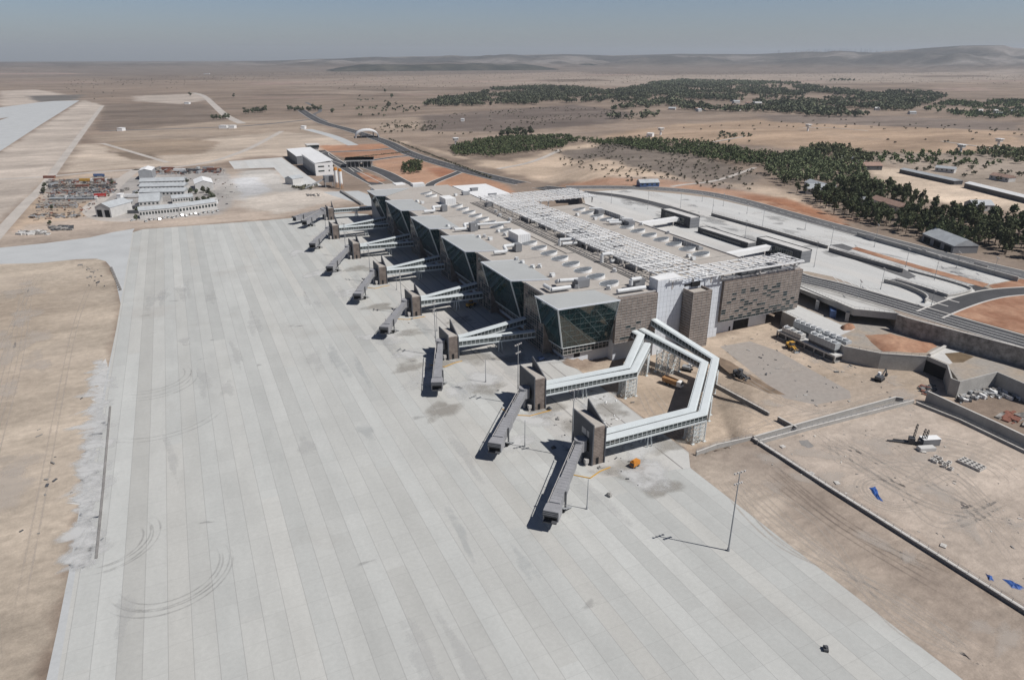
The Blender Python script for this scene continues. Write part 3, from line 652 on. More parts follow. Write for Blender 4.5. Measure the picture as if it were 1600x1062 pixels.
for x0, x1 in ((140,143),(149,155)):
    b = MB(); b.box(x0, x1, 232.9, 232.99, 0 if x0 == 140 else 2.4, 2.6 if x0 == 140 else 3.7); b.build('window', M['black'], T)
# faceted glass bays along the apron
PAV = [(223.2,241.7),(265.7,298.5),(321.0,356.0),(377.0,412.0),(434.6,470.2),(492.2,514.0)]
def lerp(a, b, t): return tuple(a[i]+(b[i]-a[i])*t for i in range(3))
def glazing(parent, q, nu, nv, diag=True, m='mull', e=.06):
    r = MB(); A, B, C_, D = [Vector(p) for p in q]; nrm = (B-A).cross(D-A).normalized()
    nrm = nrm if nrm.dot(Vector((-.5,-.8,0))) > 0 else -nrm
    def pt(u, v): return (A*(1-u)+B*u)*(1-v)+(D*(1-u)+C_*u)*v+nrm*.05
    for i in range(nu+1): r.bar(pt(i/nu,0), pt(i/nu,1), e)
    for j in range(nv+1): r.bar(pt(0,j/nv), pt(1,j/nv), e)
    if diag:
        for i in range(-nv, nu):
            for s in (1, -1):
                u0, v0, u1, v1 = (i/nu, 0, (i+nv)/nu, 1) if s > 0 else ((i+nv)/nu, 0, i/nu, 1)
                if i % 3: continue
                if u0 < 0: v0 = (0-u0)/(u1-u0); u0 = 0
                if u1 < 0: v1 = (0-u0)/(u1-u0)*(v1-v0)+v0; u1 = 0
                if u0 > 1: v0 = (u0-1)/(u0-u1); u0 = 1
                if u1 > 1: v1 = v0+(1-u0)/(u1-u0)*(v1-v0); u1 = 1
                r.bar(pt(u0,v0), pt(u1,v1), e*1.3)
    r.build('mullion', M[m], parent)
for k, (yn, yf) in enumerate(PAV):
    ZT = 27.15
    if k == 0: top = [(126,223.2),(154.5,222.4),(151.6,238),(125.5,241.7)]; bot = [(133.3,231.6),(156.6,230.8),(152,240),(132.4,246.5)]
    elif k == 5: top = [(123.6,yn),(131,488.6),(154,511),(123.2,yf)]; bot = [(133,yn+6),(136,490),(150,514),(133.2,yf+6)]
    else: top = [(125.2,yn),(141.9,yn-5.5),(143,yf-4),(125.0,yf)]; bot = [(133.2,yn+5.2),(142,yn),(143,yf),(132.6,yf+5.2)]
    g = MB(); g.hexa([(x,y,6) for x, y in bot], [(x,y,ZT-.02) for x, y in top]); p = g.build('glass_bay', M['glass'], T)
    Wq = [(*bot[3],6),(*bot[0],6),(*top[0],ZT),(*top[3],ZT)]; Sq = [(*bot[0],6),(*bot[1],6),(*top[1],ZT),(*top[0],ZT)]
    glazing(p, Wq, 12 if k else 7, 8, True, 'steel_d', .05); glazing(p, Sq, 11 if k == 0 else 5, 7 if k == 0 else 6, True, 'mull', .045 if k == 0 else .06)
    e = MB(); e.bar((*bot[0],6), (*top[0],ZT), .55); e.bar((*bot[3],6), (*top[3],ZT), .35)
    if k == 0: e.bar((*bot[1],6), (*top[1],ZT), .4); e.bar((*bot[0],6), (*bot[1],6), .4)
    e.bar((*bot[3],6), (*bot[0],6), .4); e.build('corner_frame', M['bridge'], p)
    rf = MB(); cx_ = sum(q[0] for q in top)/4; cy_ = sum(q[1] for q in top)/4
    rf.prism([(x+(x-cx_)*.02, y+(y-cy_)*.02) for x, y in top], ZT, ZT+.4); rf.build('bay_roof', M['metal_roof'], p)
    fa = MB(); tt = [(x+(x-cx_)*.022, y+(y-cy_)*.022) for x, y in top]
    for a, b2 in ((0,3),(0,1)) if k == 0 else ((0,3),(0,1),(3,2)): fa.bar((*tt[a],ZT+.25), (*tt[b2],ZT+.25), .35, .6)
    fa.build('fascia', M['white'], p)
    wb = MB(); wb.prism([(133.8,yn+6 if k else 232),(156.5,yn+6 if k else 231.8),(156.5,yf+3),(133.8,yf+5)], 2.6, 6.0); w_ = wb.build('window_band', M['glass_d'], p)
    wf = MB(); y0 = yn+6 if k else 232
    n = int((yf+5-y0)/1.6)
    for i in range(n+1): wf.box(133.7, 133.79, y0+i*(yf+5-y0)/n-.06, y0+i*(yf+5-y0)/n+.06, 2.6, 6)
    for z in (2.6, 4.3, 5.9): wf.box(133.66, 133.78, y0, yf+5, z-.08, z+.08)
    if k == 0:
        for i in range(12): wf.box(134+i*1.95-.07, 134+i*1.95+.07, 231.7, 231.9, 2.6, 6)
        for z in (2.6, 4.3, 5.9): wf.box(133.8, 156.4, 231.68, 231.85, z-.08, z+.08)
    wf.build('mullion', M['rail'], w_)
    if k < 5:                                                   # louvred wall between two bays, with its coping
        ya, yb = yf+.6, PAV[k+1][0]-4.4; f = facade(ya, yb, 129.8, 0, ZR-.4, 4.6, 2.2, 1.23, west=True); q = MB()
        for i in range(int((yb-ya)/2.2)):
            for j in range(8):
                if (i*5+j*3+k) % 7: q.box(129.74, 129.795, ya+i*2.2+.15, ya+i*2.2+2.05, 1.2+j*3.1, 3.9+j*3.1)
        q.build('glazing_grid', M['glass_d'], f)
# dish-shaped rooflights with raised white rims
def rooflight():
    n = 28; r = 4.35; v = MB(); P = []
    for i in range(n):
        a = 2*math.pi*i/n; h = .12+1.5*max(0, .5+.5*math.cos(a+R(40)))**1.3
        P.append((math.cos(a), math.sin(a), h))
    rim = MB(); pts = [(r*c, r*s, 0) for c, s, h in P]+[(r*c, r*s, h) for c, s, h in P]+[((r-.16)*c, (r-.16)*s, h) for c, s, h in P]+[((r-.16)*c, (r-.16)*s, h-.3) for c, s, h in P]
    rim.add(pts, [(i,(i+1)%n,n+(i+1)%n,n+i) for i in range(n)]+[(n+i,n+(i+1)%n,2*n+(i+1)%n,2*n+i) for i in range(n)]+[(2*n+i,2*n+(i+1)%n,3*n+(i+1)%n,3*n+i) for i in range(n)])
    gl = MB(); gl.add([((r-.15)*c, (r-.15)*s, h-.1) for c, s, h in P]+[(0,0,.55)], [(i,(i+1)%n,n) for i in range(n)])
    bars = MB()
    for x in (-2.4,-.8,.8,2.4):
        y = math.sqrt((r-.4)**2-x*x); z = lambda X, Y: .12+1.5*max(0, .5+.5*(X*math.cos(R(40))-Y*math.sin(R(40)))/r)**1.15
        bars.bar((x,-y,z(x,-y)), (x,y,z(x,y)), .14); bars.bar((-y,x,z(-y,x)), (y,x,z(y,x)), .14)
    return rim, gl, bars
rim, gl, bars = rooflight()
rl = rim.build('rooflight', M['white_paint'], None); g_ = gl.build('pane', M['glass_b'], rl); b_ = bars.build('glazing_bar', M['steel'], rl)
def roof_part(src, loc, rz=0, sc_=1.0):
    c = copy_tree(src, T); c.location = loc; c.rotation_euler = (0, 0, rz); c.scale = (sc_,)*3
    c.matrix_parent_inverse = Matrix.Translation(-Vector(T.location)); return c
spots = [(163.2, 432.3-11.12*i) for i in range(8)]+[(163.0, 322.4-11.27*i) for i in range(8)]+[(232.2, 387.3-11.12*i) for i in range(12)]+[(160, 486),(160,475)]
for i, s in enumerate(spots): roof_part(rl, (s[0], s[1], ZR))
for o in (g_, b_, rl): bpy.data.objects.remove(o)
# small roof ventilators: cowl on a curb
vm = MB(); vm.box(-.8,.8,-.8,.8,0,.7); vm.box(-1.0,1.0,-.5,.5,.7,1.3); vm.box(-1.1,-.4,-.6,.6,1.3,1.5)
ve = vm.build('roof_ventilator', M['pipe'], None)
r3 = random.Random(11)
for i, px in enumerate([(778,363),(789,368),(807,407),(816,412),(832,419),(843,418),(863,432),(902,450),(951,452),(757,371),(766,375),(902,337),(868,361),(930,383),(941,393),(957,410),(797,345),(781,338),(775,332),(1044,365),(1076,402),(1083,406),(1002,352),(930,343),(712,306),(706,318),(660,318),(652,316),(700,355),(708,358),(748,372),(960,425)]):
    p = at(*px, ZR); roof_part(ve, (p[0], p[1], ZR), r3.uniform(0, 1.5), 1.25)
bpy.data.objects.remove(ve)
for (x, y) in ((157.9,325.5),(157.6,437.6)):
    b = MB(); b.box(x, x+7.5, y, y+12.5, ZR, ZR+4.6); o = b.build('plant_room', M['white_paint'], T)
    r = MB()
    for k in range(1, 6): r.box(x+k*1.25-.04, x+k*1.25+.04, y-.03, y-.001, ZR, ZR+4.5)
    for k in range(1, 10): r.box(x-.03, x-.001, y+k*1.25-.04, y+k*1.25+.04, ZR, ZR+4.5)
    r.build('panel_joint', M['rail'], o)
# air handling units with their fat ducts
def duct_unit(name_pts, unit, r=.9):
    b = MB(); x, y, lx, ly, h = unit
    b.box(x-lx/2, x+lx/2, y-ly/2, y+ly/2, ZR+.3, ZR+h); o = b.build('air_handling_unit', M['greyclad'], T)
    d = MB()
    for pth in name_pts:
        for a, c in zip(pth[:-1], pth[1:]): d.tube(a, c, r, r, 10)
    d.build('duct', M['pipe'], o)
Zd = ZR+1.6
duct_unit([[(134,250,Zd),(134,243.5,Zd),(143,243,Zd)],[(141,252,Zd),(141,249,Zd+1.4),(149,247,Zd+1.4)]], (150,246,6,5,3.6))
for yy in (313.5, 369, 424):
    duct_unit([[(136,yy-5,Zd),(143,yy-5.5,Zd)],[(143,yy-5.5,Zd),(143,yy-2,Zd+1.8),(149,yy-2,Zd+1.8)]], (150.5,yy-2,3.5,4.5,4.2))
duct_unit([[(147,366,Zd),(147,361,Zd+2)]], (146,362,3,3,5))
duct_unit([[(150,364,Zd+1.5),(170,361.5,Zd+1.5)]], (148.5,364,2.5,4,3.5), .75)
duct_unit([[(158,229.5,Zd),(172,229,Zd)],[(168,234,Zd+2.5),(173,234,Zd+2.5)],[(168,234,Zd),(168,234,Zd+2.5)]], (173,236,5,4,3.6))
duct_unit([[(176,312,Zd+1.5),(184,310,Zd+1.5)],[(176,309,Zd),(184,307.5,Zd)],[(176,312,ZR),(176,312,Zd+1.5)]], (188,306,6,8,3))
duct_unit([[(178.5,274,ZR),(178.5,274,Zd+2.6),(184,273,Zd+2.6)]], (188,273,5,4,3.6))
duct_unit([[(238,345,Zd+.4),(243,341,Zd+.4)]], (236.5,335,4.5,5,3)); duct_unit([[(237,382,Zd),(244,377,Zd)]], (238,371,4.5,5,3))
duct_unit([[(226,344,Zd+.6),(233,341.5,Zd+.6)],[(226,341,Zd),(233,338.5,Zd)]], (234.5,340,2,4,3))
for x0, y0, y1 in ((242.5,352,370),(238,272,294)):
    b = MB(); b.box(x0-1.2, x0-.9, y0, y1, ZR, ZR+2.6); b.box(x0-1.0, x0+1.6, y0, y1, ZR, ZR+1.4); o = b.build('equipment_screen', M['steel'], T); r = MB()
    for k in range(int((y1-y0)/2)): r.box(x0-1.3, x0-1.2, y0+k*2, y0+k*2+.2, ZR, ZR+2.6)
    r.build('louvre', M['pipe'], o)
for i in range(14):
    x = 183.5+r3.uniform(0, 16); y = 300+i*14+r3.uniform(-4, 4)
    b = MB(); b.box(x-2.5, x+2.5, y-1.5, y+1.5, ZR+.2, ZR+2.4); b.tube((x-2.6,y+2,ZR+1.8), (x+4,y+2,ZR+1.8), .6); b.build('air_handling_unit', M['greyclad' if i % 2 else 'steel'], T)
# white steel trellis: posts, long beams, cross slats
tr = MB(); post = MB(); beam = MB(); ZT = 31.2
def trellis(x0, x1, y0, y1, bx, pitch=2.35, drop=.13, seg=8.0):
    y = y0+.6
    while y < y1:
        x = x0+r3.uniform(-.8, .6)
        while x < x1:
            e = min(x+r3.uniform(.7, 1.25)*seg, x1+r3.uniform(-.4, .7))
            if r3.random() > drop and e-x > 1: tr.box(x, e, y-.38, y+.38, ZT+.26, ZT+.4)
            x = e+r3.uniform(.25, .8)
        y += pitch
    x = x0+.5
    while x <= x1: beam.box(x-.2, x+.2, y0, y1, ZT-.35, ZT+.25); x += bx
    y = y0+.6
    while y <= y1: beam.box(x0, x1, y-.1, y+.1, ZT-.1, ZT+.22); y += 9.0
    for x in (x0+2, (x0+x1)/2, x1-3):
        y = y0+2
        while y < y1: MB().box(x-.35, x+.35, y-.35, y+.35, ZR, ZT-.35).build('trellis_post', M['rail'], T); y += 11.2
trellis(182.2, 208.6, 240, 403.5, 3.7); trellis(182.2, 208.6, 224.2, 240, 3.7, 2.35, .3); trellis(208.9, 258, 223.2, 239.2, 5.5, 2.3, .06, 6)
trellis(182.2, 257, 404, 440, 4.4, 2.4, .06, 10)
tl = tr.build('trellis_slat', M['white_paint'], T); beam.build('trellis_beam', M['white_paint'], T)
b = MB(); b.bar((258.2,223.1,ZT), (258.2,239.4,ZT), .5); b.bar((196,222.9,ZT), (258.4,222.9,ZT), .45); b.bar((252,225,ZR), (258,223.3,ZT-.3), .25); b.build('trellis_edge', M['white_paint'], T)
for x0, x1, y0, y1 in ((184,204,255,262),(184,200,268,271),(185,204,292,304),(184,203,318,330),(186,206,345,352),(185,205,366,380),(226,240,229,233),(240,252,230,236)): MB().box(x0, x1, y0, y1, ZR, ZR+1.6).build('dark_roof_box', M['steel_d'], T)  # dark low boxes that darken the roof seen under the trellis

# ------------------------------------------------------------------ boarding gates: tower, link corridors, apron-drive bridge
ORD = ['first', 'second', 'third', 'fourth', 'fifth', 'sixth', 'seventh', 'eighth']
GT = [(102.2,157,14.6,12.5),(102.3,197.4,13.6,12),(89.9,253.6,11.6,11),(92.1,311.2,11.4,11),(91.0,369.4,11.4,11),(90.2,429,11.2,11),(89.2,487,11,11),(99.0,551,10.5,9)]
CAB = [(75.6,134.6),(76.2,173.6),(74.3,223.6),(71.9,288.6),(72.1,341.2),(69.3,398.0),(70.2,458.2),(77.0,529.6)]
def gate_tower(k, x, y, h, ln):
    root = empty('gate_tower', (x, y, 0), '%s of the row of brown slatted gate towers counted from the dirt yard end' % ORD[k], 'tower', 'gate towers along the apron')
    wd = 5.0
    b = MB(); b.box(x+.45, x+wd-.4, y+.3, y+ln-.5, 0, h-1.1); b.build('core', M['roofing'], root)
    b = MB(); b.box(x, x+.44, y-.3, y+ln, 0, h); b.build('wall_plate', M['slate'], root)
    b = MB(); b.add([(x+wd-.39,y-.3,0),(x+wd,y-.3,0),(x+wd,y+ln-1,0),(x+wd-.39,y+ln-1,0),(x+wd-.39,y-.3,h-1.6),(x+wd,y-.3,h-1.6),(x+wd,y+ln-1.5,h+3.2),(x+wd-.39,y+ln-1.5,h+3.2)], [(3,2,1,0),(4,5,6,7),(0,1,5,4),(1,2,6,5),(2,3,7,6),(3,0,4,7)])
    b.build('roof_fin', M['slate'], root)
    f = MB(); f.box(x+.46, x+wd-.41, y-.02, y+.29, 0, h-1.3); lo = f.build('louvre_panel', M['brown'], root)
    r = MB(); z = 0
    while z < h-1.4: r.box(x+.46, x+wd-.41, y-.12, y-.021, z, z+.12); z += .55
    r.build('louvre', M['brown'], lo)
    d = MB(); d.box(x+1.7, x+2.7, y-.14, y-.125, 0, 2.5); d.build('door', M['black'], root)
    if k == 0:
        for u in (5.0, 2.6):
            d = MB(); d.box(x-.06, x-.003, y+u-(.7 if u < 4 else 1.3), y+u+(.7 if u < 4 else 1.3), 9.2, 11.3); d.build('window', M['rail'], root)
    d = MB(); d.box(x-.4, x-.003, y+1.6, y+5.6, 4.3, 7.4); d.build('bridge_opening', M['black'], root)
    c = MB(); c.box(x-1.9, x-.7, y+.2, y+1.4, 1, 2.4); c.box(x-1.7, x-.9, y+.4, y+1.2, 0, 1); c.build('power_cabinet', M['rail'], root)
def corridor(name, paths, label, group, legs=(), hw=1.62, glass='glass_d', roofz=8.0, step=1.7):
    c0 = paths[0][0]; root = empty(name, (c0[0], c0[1], 0), label, 'corridor', group)
    for path in paths:
        b = MB(); b.ribbon(path, hw-.08, -3.0, -2.25); b.build('floor_beam', M['bridge'], root)
        b = MB(); b.ribbon(path, hw-.16, -2.25, -.45); wn = b.build('window_band', M[glass], root)
        b = MB(); b.ribbon(path, hw, -.45, -.12); b.ribbon(path, hw*.72, -.12, .1); b.build('roof', M['bridge'], root)
        r = MB()
        for s in (1, -1):
            O = offset(path, s*(hw-.14))
            for i in range(len(path)-1):
                a, q = Vector((*O[i], path[i][2])), Vector((*O[i+1], path[i+1][2])); n = max(1, int((q-a).length/step))
                for j in range(n+1):
                    p = a+(q-a)*j/n; r.bar(p+Vector((0,0,-2.25)), p+Vector((0,0,-.45)), .13)
                r.bar(a+Vector((0,0,-1.6)), q+Vector((0,0,-1.6)), .07)
        r.build('mullion', M['bridge'], wn)
    for lx, ly, lz in legs:
        b = MB()
        for s in (-1, 1): b.bar((lx+s*.9,ly-1.0,0), (lx+s*.45,ly-.6,lz), .35); b.bar((lx+s*.9,ly+2.6,0), (lx+s*.45,ly+2.2,lz), .35)
        b.bar((lx-.5,ly-1.0,lz), (lx-.5,ly+2.6,lz), .4); b.bar((lx+.5,ly-1.0,lz), (lx+.5,ly+2.6,lz), .4); b.build('leg', M['bridge'], root)
    return root
def lattice(root, x, y, top, ang, lw=5.0, dw=4.6):
    b = MB(); ca, sa = math.cos(ang), math.sin(ang); C_ = []
    for u, v in ((-lw/2,-dw/2),(lw/2,-dw/2),(lw/2,dw/2),(-lw/2,dw/2)): C_.append((x+u*ca-v*sa, y+u*sa+v*ca))
    n = 5; zb = min(float(ground(*c)[0]) for c in C_)
    for (px, py) in C_:
        b.bar((px,py,zb-.2), (px,py,top), .3); b.box(px-.55, px+.55, py-.55, py+.55, zb-.3, zb+.25)
    for i in range(4):
        p, q = C_[i], C_[(i+1)%4]
        m_ = ((p[0]+q[0])/2, (p[1]+q[1])/2); b.bar((*m_,zb), (*m_,top), .22)
        for e in (p, q):
            for j in range(n):
                z0, z1 = zb+(top-zb)*j/n, zb+(top-zb)*(j+1)/n
                b.bar((*e,z0), (*m_,z1), .15); b.bar((*m_,z0), (*e,z1), .15); b.bar((*e,z1), (*m_,z1), .15)
    b.build('lattice_support', M['bridge'], root)
def jet_bridge(k, P, Q, z0=6.6, z1=4.6, label=None):
    root = empty('jet_bridge', (P[0], P[1], 0), label or 'grey telescopic jet bridge docked to the %s gate tower counted from the dirt yard end' % ORD[k], 'jet bridge', 'telescopic jet bridges on the apron')
    a = Vector((P[0],P[1],z0)); b_ = Vector((Q[0],Q[1],z1)); d = b_-a; L = d.length; u = d/L; side = Vector((-u.y,u.x,0)).normalized()
    pt = lambda t: a+d*t
    b = MB(); b.tube((a.x,a.y,z0-2.0), (a.x,a.y,z0+1.9), 2.1, 2.1, 18); b.tube((a.x,a.y,0), (a.x,a.y,z0-2), .7, .7, 12); b.build('rotunda', M['jet'], root)
    b = MB(); b.bar(pt(.02), pt(.36), 2.15, 2.3); b.build('inner_tunnel', M['jet'], root)
    b = MB(); b.bar(pt(.3), pt(.64), 2.6, 2.75); b.build('middle_tunnel', M['jet'], root)
    b = MB(); b.bar(pt(.58), pt(.9), 3.1, 3.25); o = b.build('outer_tunnel', M['jet'], root)
    r = MB()
    for i in range(22):
        t = .03+.87*i/21; wd, hh = (2.2, 1.17) if t < .3 else (2.66, 1.4) if t < .58 else (3.16, 1.65)
        p = pt(t); r.bar(p-side*wd/2+Vector((0,0,hh)), p+side*wd/2+Vector((0,0,hh)), .1); 
        for s in (-1, 1): r.bar(p+side*s*wd/2+Vector((0,0,-hh+.2)), p+side*s*wd/2+Vector((0,0,hh)), .1)
    r.build('rib', M['steel'], root)
    r = MB()                                                    # cable carrier and hand rail on the flank
    for s, hh in ((-1, 1.9), (-1, .4)):
        r.bar(pt(.05)+side*s*1.75+Vector((0,0,hh)), pt(.92)+side*s*1.75+Vector((0,0,hh)), .16)
    for i in range(9): r.bar(pt(.08+.1*i)+side*-1.75+Vector((0,0,.4)), pt(.08+.1*i)+side*-1.75+Vector((0,0,1.9)), .1)
    r.build('hand_rail', M['rail'], root)
    c = pt(.955); an = math.atan2(u.y, u.x)
    b = MB(); b.obox((c.x,c.y), an, 4.2, 4.4, z1-1.5, z1+1.55); cb = b.build('cab', M['jet'], root)
    b = MB(); e = c+u*2.12; b.obox((e.x,e.y), an, .08, 3.6, z1-1.2, z1+1.2); b.build('cab_mouth', M['black'], cb)
    b = MB()
    for i in range(3): e = c+u*(2.3+.45*i); b.obox((e.x,e.y), an, .46, 4.3-.2*i, z1+1.1-.2*i, z1+1.6-.2*i)
    b.build('canopy_bellows', M['steel_d'], cb); b = MB(); b.obox(((c+u*2.6).x,(c+u*2.6).y), an, 1.2, 3.8, z1-1.6, z1-1.25); b.build('dock_lip', M['steel_d'], cb)
    wc = pt(.76); b = MB(); ztop = wc.z+1.9
    for s in (-1, 1): b.bar(wc+side*s*1.95+Vector((0,0,-wc.z+.9)), wc+side*s*1.95+Vector((0,0,1.9)), .42)
    b.bar(wc+side*-2.1+Vector((0,0,-wc.z+1.0)), wc+side*2.1+Vector((0,0,-wc.z+1.0)), .6); col_ = b.build('lift_column', M['steel_d'], root)
    for s in (-1, 1):
        b = MB(); q = wc+side*s*1.5; b.tube((q+side*.35).to_tuple()[:2]+(.75,), (q-side*.35).to_tuple()[:2]+(.75,), .75, .75, 14); b.build('wheel', M['rubber'], root)
    s0 = pt(.84)+side*1.6; b = MB(); top = Vector((s0.x,s0.y,z1-1.4)); bt = s0+side*1.2-u*5.5; bt.z = .2
    for s in (-.45,.45): b.bar(top+side*s, bt+side*s, .1, .35); b.bar(top+side*s+Vector((0,0,1)), bt+side*s+Vector((0,0,1)), .07)
    for i in range(9): p = top+(bt-top)*(i+.5)/9; b.bar(p-side*.45, p+side*.45, .3, .05)
    b.build('service_stair', M['steel'], root)
for k, (x, y, h, ln) in enumerate(GT):
    gate_tower(k, x, y, h, ln)
    if k < 7: jet_bridge(k, (x-2.0, y+3.6), CAB[k])
jet_bridge(7, (97.0,554), (77.4,530.0), label='pair of far jet bridges, the one on the terminal side of the last gate tower')
jet_bridge(7, (96.6,559), (73.2,547.4), label='pair of far jet bridges, the one on the camp side of the last gate tower')
b = MB()
for k, (x, y, h, ln) in enumerate(GT[2:7]):
    k += 2; Z = 8.0; xe = 131.5; dy = (-4.6,-2.8,-3.2,-4.0,-3.0)[k-2]
    corridor('link_corridor', [[(x+5.0,y+1.6,Z),(x+5.5+.4*(xe-x-5),y+1.4+dy*.35,Z),(xe,y+1.7+dy,Z)]], 'lower white link corridor of the %s gate tower counted from the dirt yard end' % ORD[k], 'white link corridors to the terminal', [(x+24.5,y+.6,5.5)])
    corridor('link_corridor', [[(x+5.0,y+5.2,Z+.05),(x+10,y+5.2,Z+.2),(xe-1.5,y+6.6,Z+3.0)]], 'upper rising link corridor of the %s gate tower counted from the dirt yard end' % ORD[k], 'white link corridors to the terminal', [])
corridor('link_corridor', [[(104,554,8),(134.5,551.5,8)],], 'short white link corridor of the last gate tower beside the construction yard', 'white link corridors to the terminal', [(122,552,5.5)])
a1, a2 = 43.5, 50.3
c1 = corridor('link_corridor', [[(107.2,158.4,8),(147.2,158.3,8),(182.0,192.4,8),(174.6,228.5,15.5)]], 'long outer elbow corridor of the first gate tower climbing to the brown south facade', 'white elbow corridors round the dirt court', [(125.8,159.4,5.0)], hw=1.55)
for q in ((145.8,159.6,.0),(159.5,171.2,.77),(176.5,187.6,.77)): lattice(c1, q[0], q[1], 5.0, q[2])
c1b = corridor('link_corridor', [[(107.2,162.1,8.04),(145.4,162.0,8.04),(175.4,191.2,8.04),(168.6,227.0,11.6)]], 'long inner elbow corridor of the first gate tower running under the outer one', 'white elbow corridors round the dirt court', [], hw=1.55)
lattice(c1b, 171.8, 209.0, 7.0, .2, 8.0, 6.0)
c2 = corridor('link_corridor', [[(107.3,202.2,8),(145.0,200.9,8.2),(166.2,221.6,10.4),(163.5,232.0,12.2)]], 'short inner elbow corridor of the second gate tower reaching the corner glass bay', 'white elbow corridors round the dirt court', [], hw=1.55)
c2b = corridor('link_corridor', [[(107.3,198.6,8.04),(145.6,197.0,8),(166.8,217.4,8)]], 'short outer elbow corridor of the second gate tower with windows facing the apron', 'white elbow corridors round the dirt court', [(124.5,199.0,5.0)], hw=1.55)
lattice(c2b, 144.2, 198.2, 5.0, 0.0); lattice(c2b, 161.5, 212.5, 5.4, .77, 4.5, 4.5)

# ------------------------------------------------------------------ landside: raised car park, ring road, viaduct, terraces
ZP, ZQ = 13.0, 6.5
back = ats([(905,294),(960,291),(1040,292),(1110,300),(1170,312),(1240,329),(1320,352),(1420,379),(1520,404),(1640,434),(1900,500),(2300,640),(1900,630)], ZP)
edge = ats([(1750,585),(1600,544),(1500,518),(1450,505),(1417,496),(1404,490)], ZP)
mb = MB(); mb.prism(back+edge+[(302,222,0),(285,262,0),(262,268,0),(250,330,0),(250,404,0)], 0, ZP)
structure('landside_ground', mb, M['tan'])
deck = [(910,300),(985,296),(1068,304),(1110,309),(1280,348),(1440,392),(1592,436),(1546,444),(1520,457),(1437,482),(1300,432),(1262,424)]
sheet('car_park', ats(deck, ZP)+[(264,272,0),(252,330,0),(252,404,0)], ZP+.01, M['deck'])
def p_road(name, pts, width, m, **k):
    k['dz'] = k.get('dz', .012)+.1
    return road(name, smooth_path(ats(pts, ZP), 6), width, m, **k)
p_road('ring_road', [(885,293),(960,293),(1040,296),(1100,302),(1160,314.5),(1230,334),(1300,353),(1400,380),(1500,406),(1600,430),(1760,470)], 15, M['asphalt_g'], line=(0,))
p_road('inner_road', [(910,300),(970,307),(1034,322),(1085,338)], 11, M['asphalt'], dz=.02)
p_road('departures_road', [(1225,424),(1252,435),(1310,449),(1380,469),(1440,487),(1500,505),(1600,534),(1760,580)], 14, M['asphalt'], dz=.03, line=(-3.3,0,3.3))
p_road('exit_road', [(1452,492),(1492,476),(1530,464),(1570,457),(1640,453)], 10, M['asphalt'], dz=.024)
p_road('exit_road', [(1392,437),(1420,446),(1450,459),(1470,470),(1490,476)], 9, M['asphalt_g'], dz=.02)
p_road('exit_road', [(1520,446),(1534,452),(1538,458),(1520,466)], 8, M['asphalt'], dz=.028, kerbs=False)
def p_sheet(name, pts, dz, m, z=ZP): return sheet(name, ats(pts, z), z+dz+.1, m)
p_sheet('red_verge', [(1330,389),(1338,386),(1440,416),(1546,444),(1536,449),(1430,419)], .03, M['red'])
p_sheet('red_verge', [(1470,486),(1540,463),(1610,460),(1760,470),(1760,560),(1600,522),(1530,503)], .02, M['red'])
p_sheet('red_verge', [(1545,446),(1596,436),(1660,450),(1640,452),(1560,456)], .02, M['red'])
p_sheet('red_verge', [(1160,309),(1215,317),(1262,334),(1330,352),(1300,350),(1240,334),(1190,320)], .006, M['red'])
p_sheet('ramp_floor', [(1297,383),(1316,381),(1336,388),(1326,392)], .02, M['asphalt_g'])
p_sheet('ramp_floor', [(1296,388),(1322,393),(1410,419),(1432,432),(1420,436),(1330,404)], .016, M['asphalt_g'])
p_sheet('walkway_paving', [(1250,446.5),(1405,491),(1335,483.5),(1249,451)], .04, M['deck'])
gd = random.Random(4); dk = [(*at(gd.uniform(960,1480), 0, ZP)[:2],) for _ in range(0)]
for nm, mm, nn, rr in (('deck_stains', mat_sheet('deck_stain', (.3,.3,.3), .45, .1), 46, (2,9)), ('deck_dust', mat_sheet('deck_dust_film', (.62,.61,.59), .6, .12), 34, (2,8))):
    bl = []
    while len(bl) < nn:
        t = gd.random(); p = at(930+600*t, 300+125*t+gd.uniform(-22,26), ZP)
        if sdist(np.array([p[0]]), np.array([p[1]]), ats(deck, ZP))[0] > 4: bl.append((p[0], p[1], gd.uniform(*rr), gd.uniform(*rr)*1.6, gd.uniform(-.3,.3)))
    film(nm, bl, mm, ZP+(.02 if nn > 40 else .055), False)
lines = MB()
for (o0, e0, n) in (((1390,444),(1478,455),9), ((1310,440),(1390,462),8), ((1420,425),(1505,447),8)):      # bay lines on the car park
    for i in range(n):
        t = i/(n-1); a = Vector(at(o0[0]+(e0[0]-o0[0])*t, o0[1]+(e0[1]-o0[1])*t, ZP)); d = Vector((.55,.84,0))*18; s = Vector((d.y,-d.x,0)).normalized()*.12; up = Vector((0,0,.09))
        lines.add([a-d*.5-s+up, a+d*.5-s+up, a+d*.5+s+up, a-d*.5+s+up], [(3,2,1,0)])
tag(lines.build('road_markings', M['line']), kind='structure')
def wall_thing(name, pts, z0, z1, m, label, cat='wall', hw=.25, cope=True, rail=False, group=None, world=False):
    path = [(p[0],p[1],0) for p in (pts if world else ats(pts, z1))]; o0 = path[0]
    root = empty(name, (o0[0], o0[1], z0), label, cat, group)
    b = MB(); b.ribbon(path, hw, z0, z1); b.build('wall_body', m, root)
    if cope: b = MB(); b.ribbon(path, hw+.06, z1+.002, z1+.16); b.build('coping', M['kerb'], root)
    if rail:
        b = MB()
        for i in range(len(path)-1):
            p, q = Vector(path[i]), Vector(path[i+1]); n = max(1, int((q-p).length/2.5))
            for j in range(n): c = p+(q-p)*j/n; b.bar((c.x,c.y,z1+.1), (c.x,c.y,z1+1.15), .07)
            for h in (.65, 1.12): b.bar((p.x,p.y,z1+h), (q.x,q.y,z1+h), .06)
        b.build('railing', M['steel'], root)
    return root
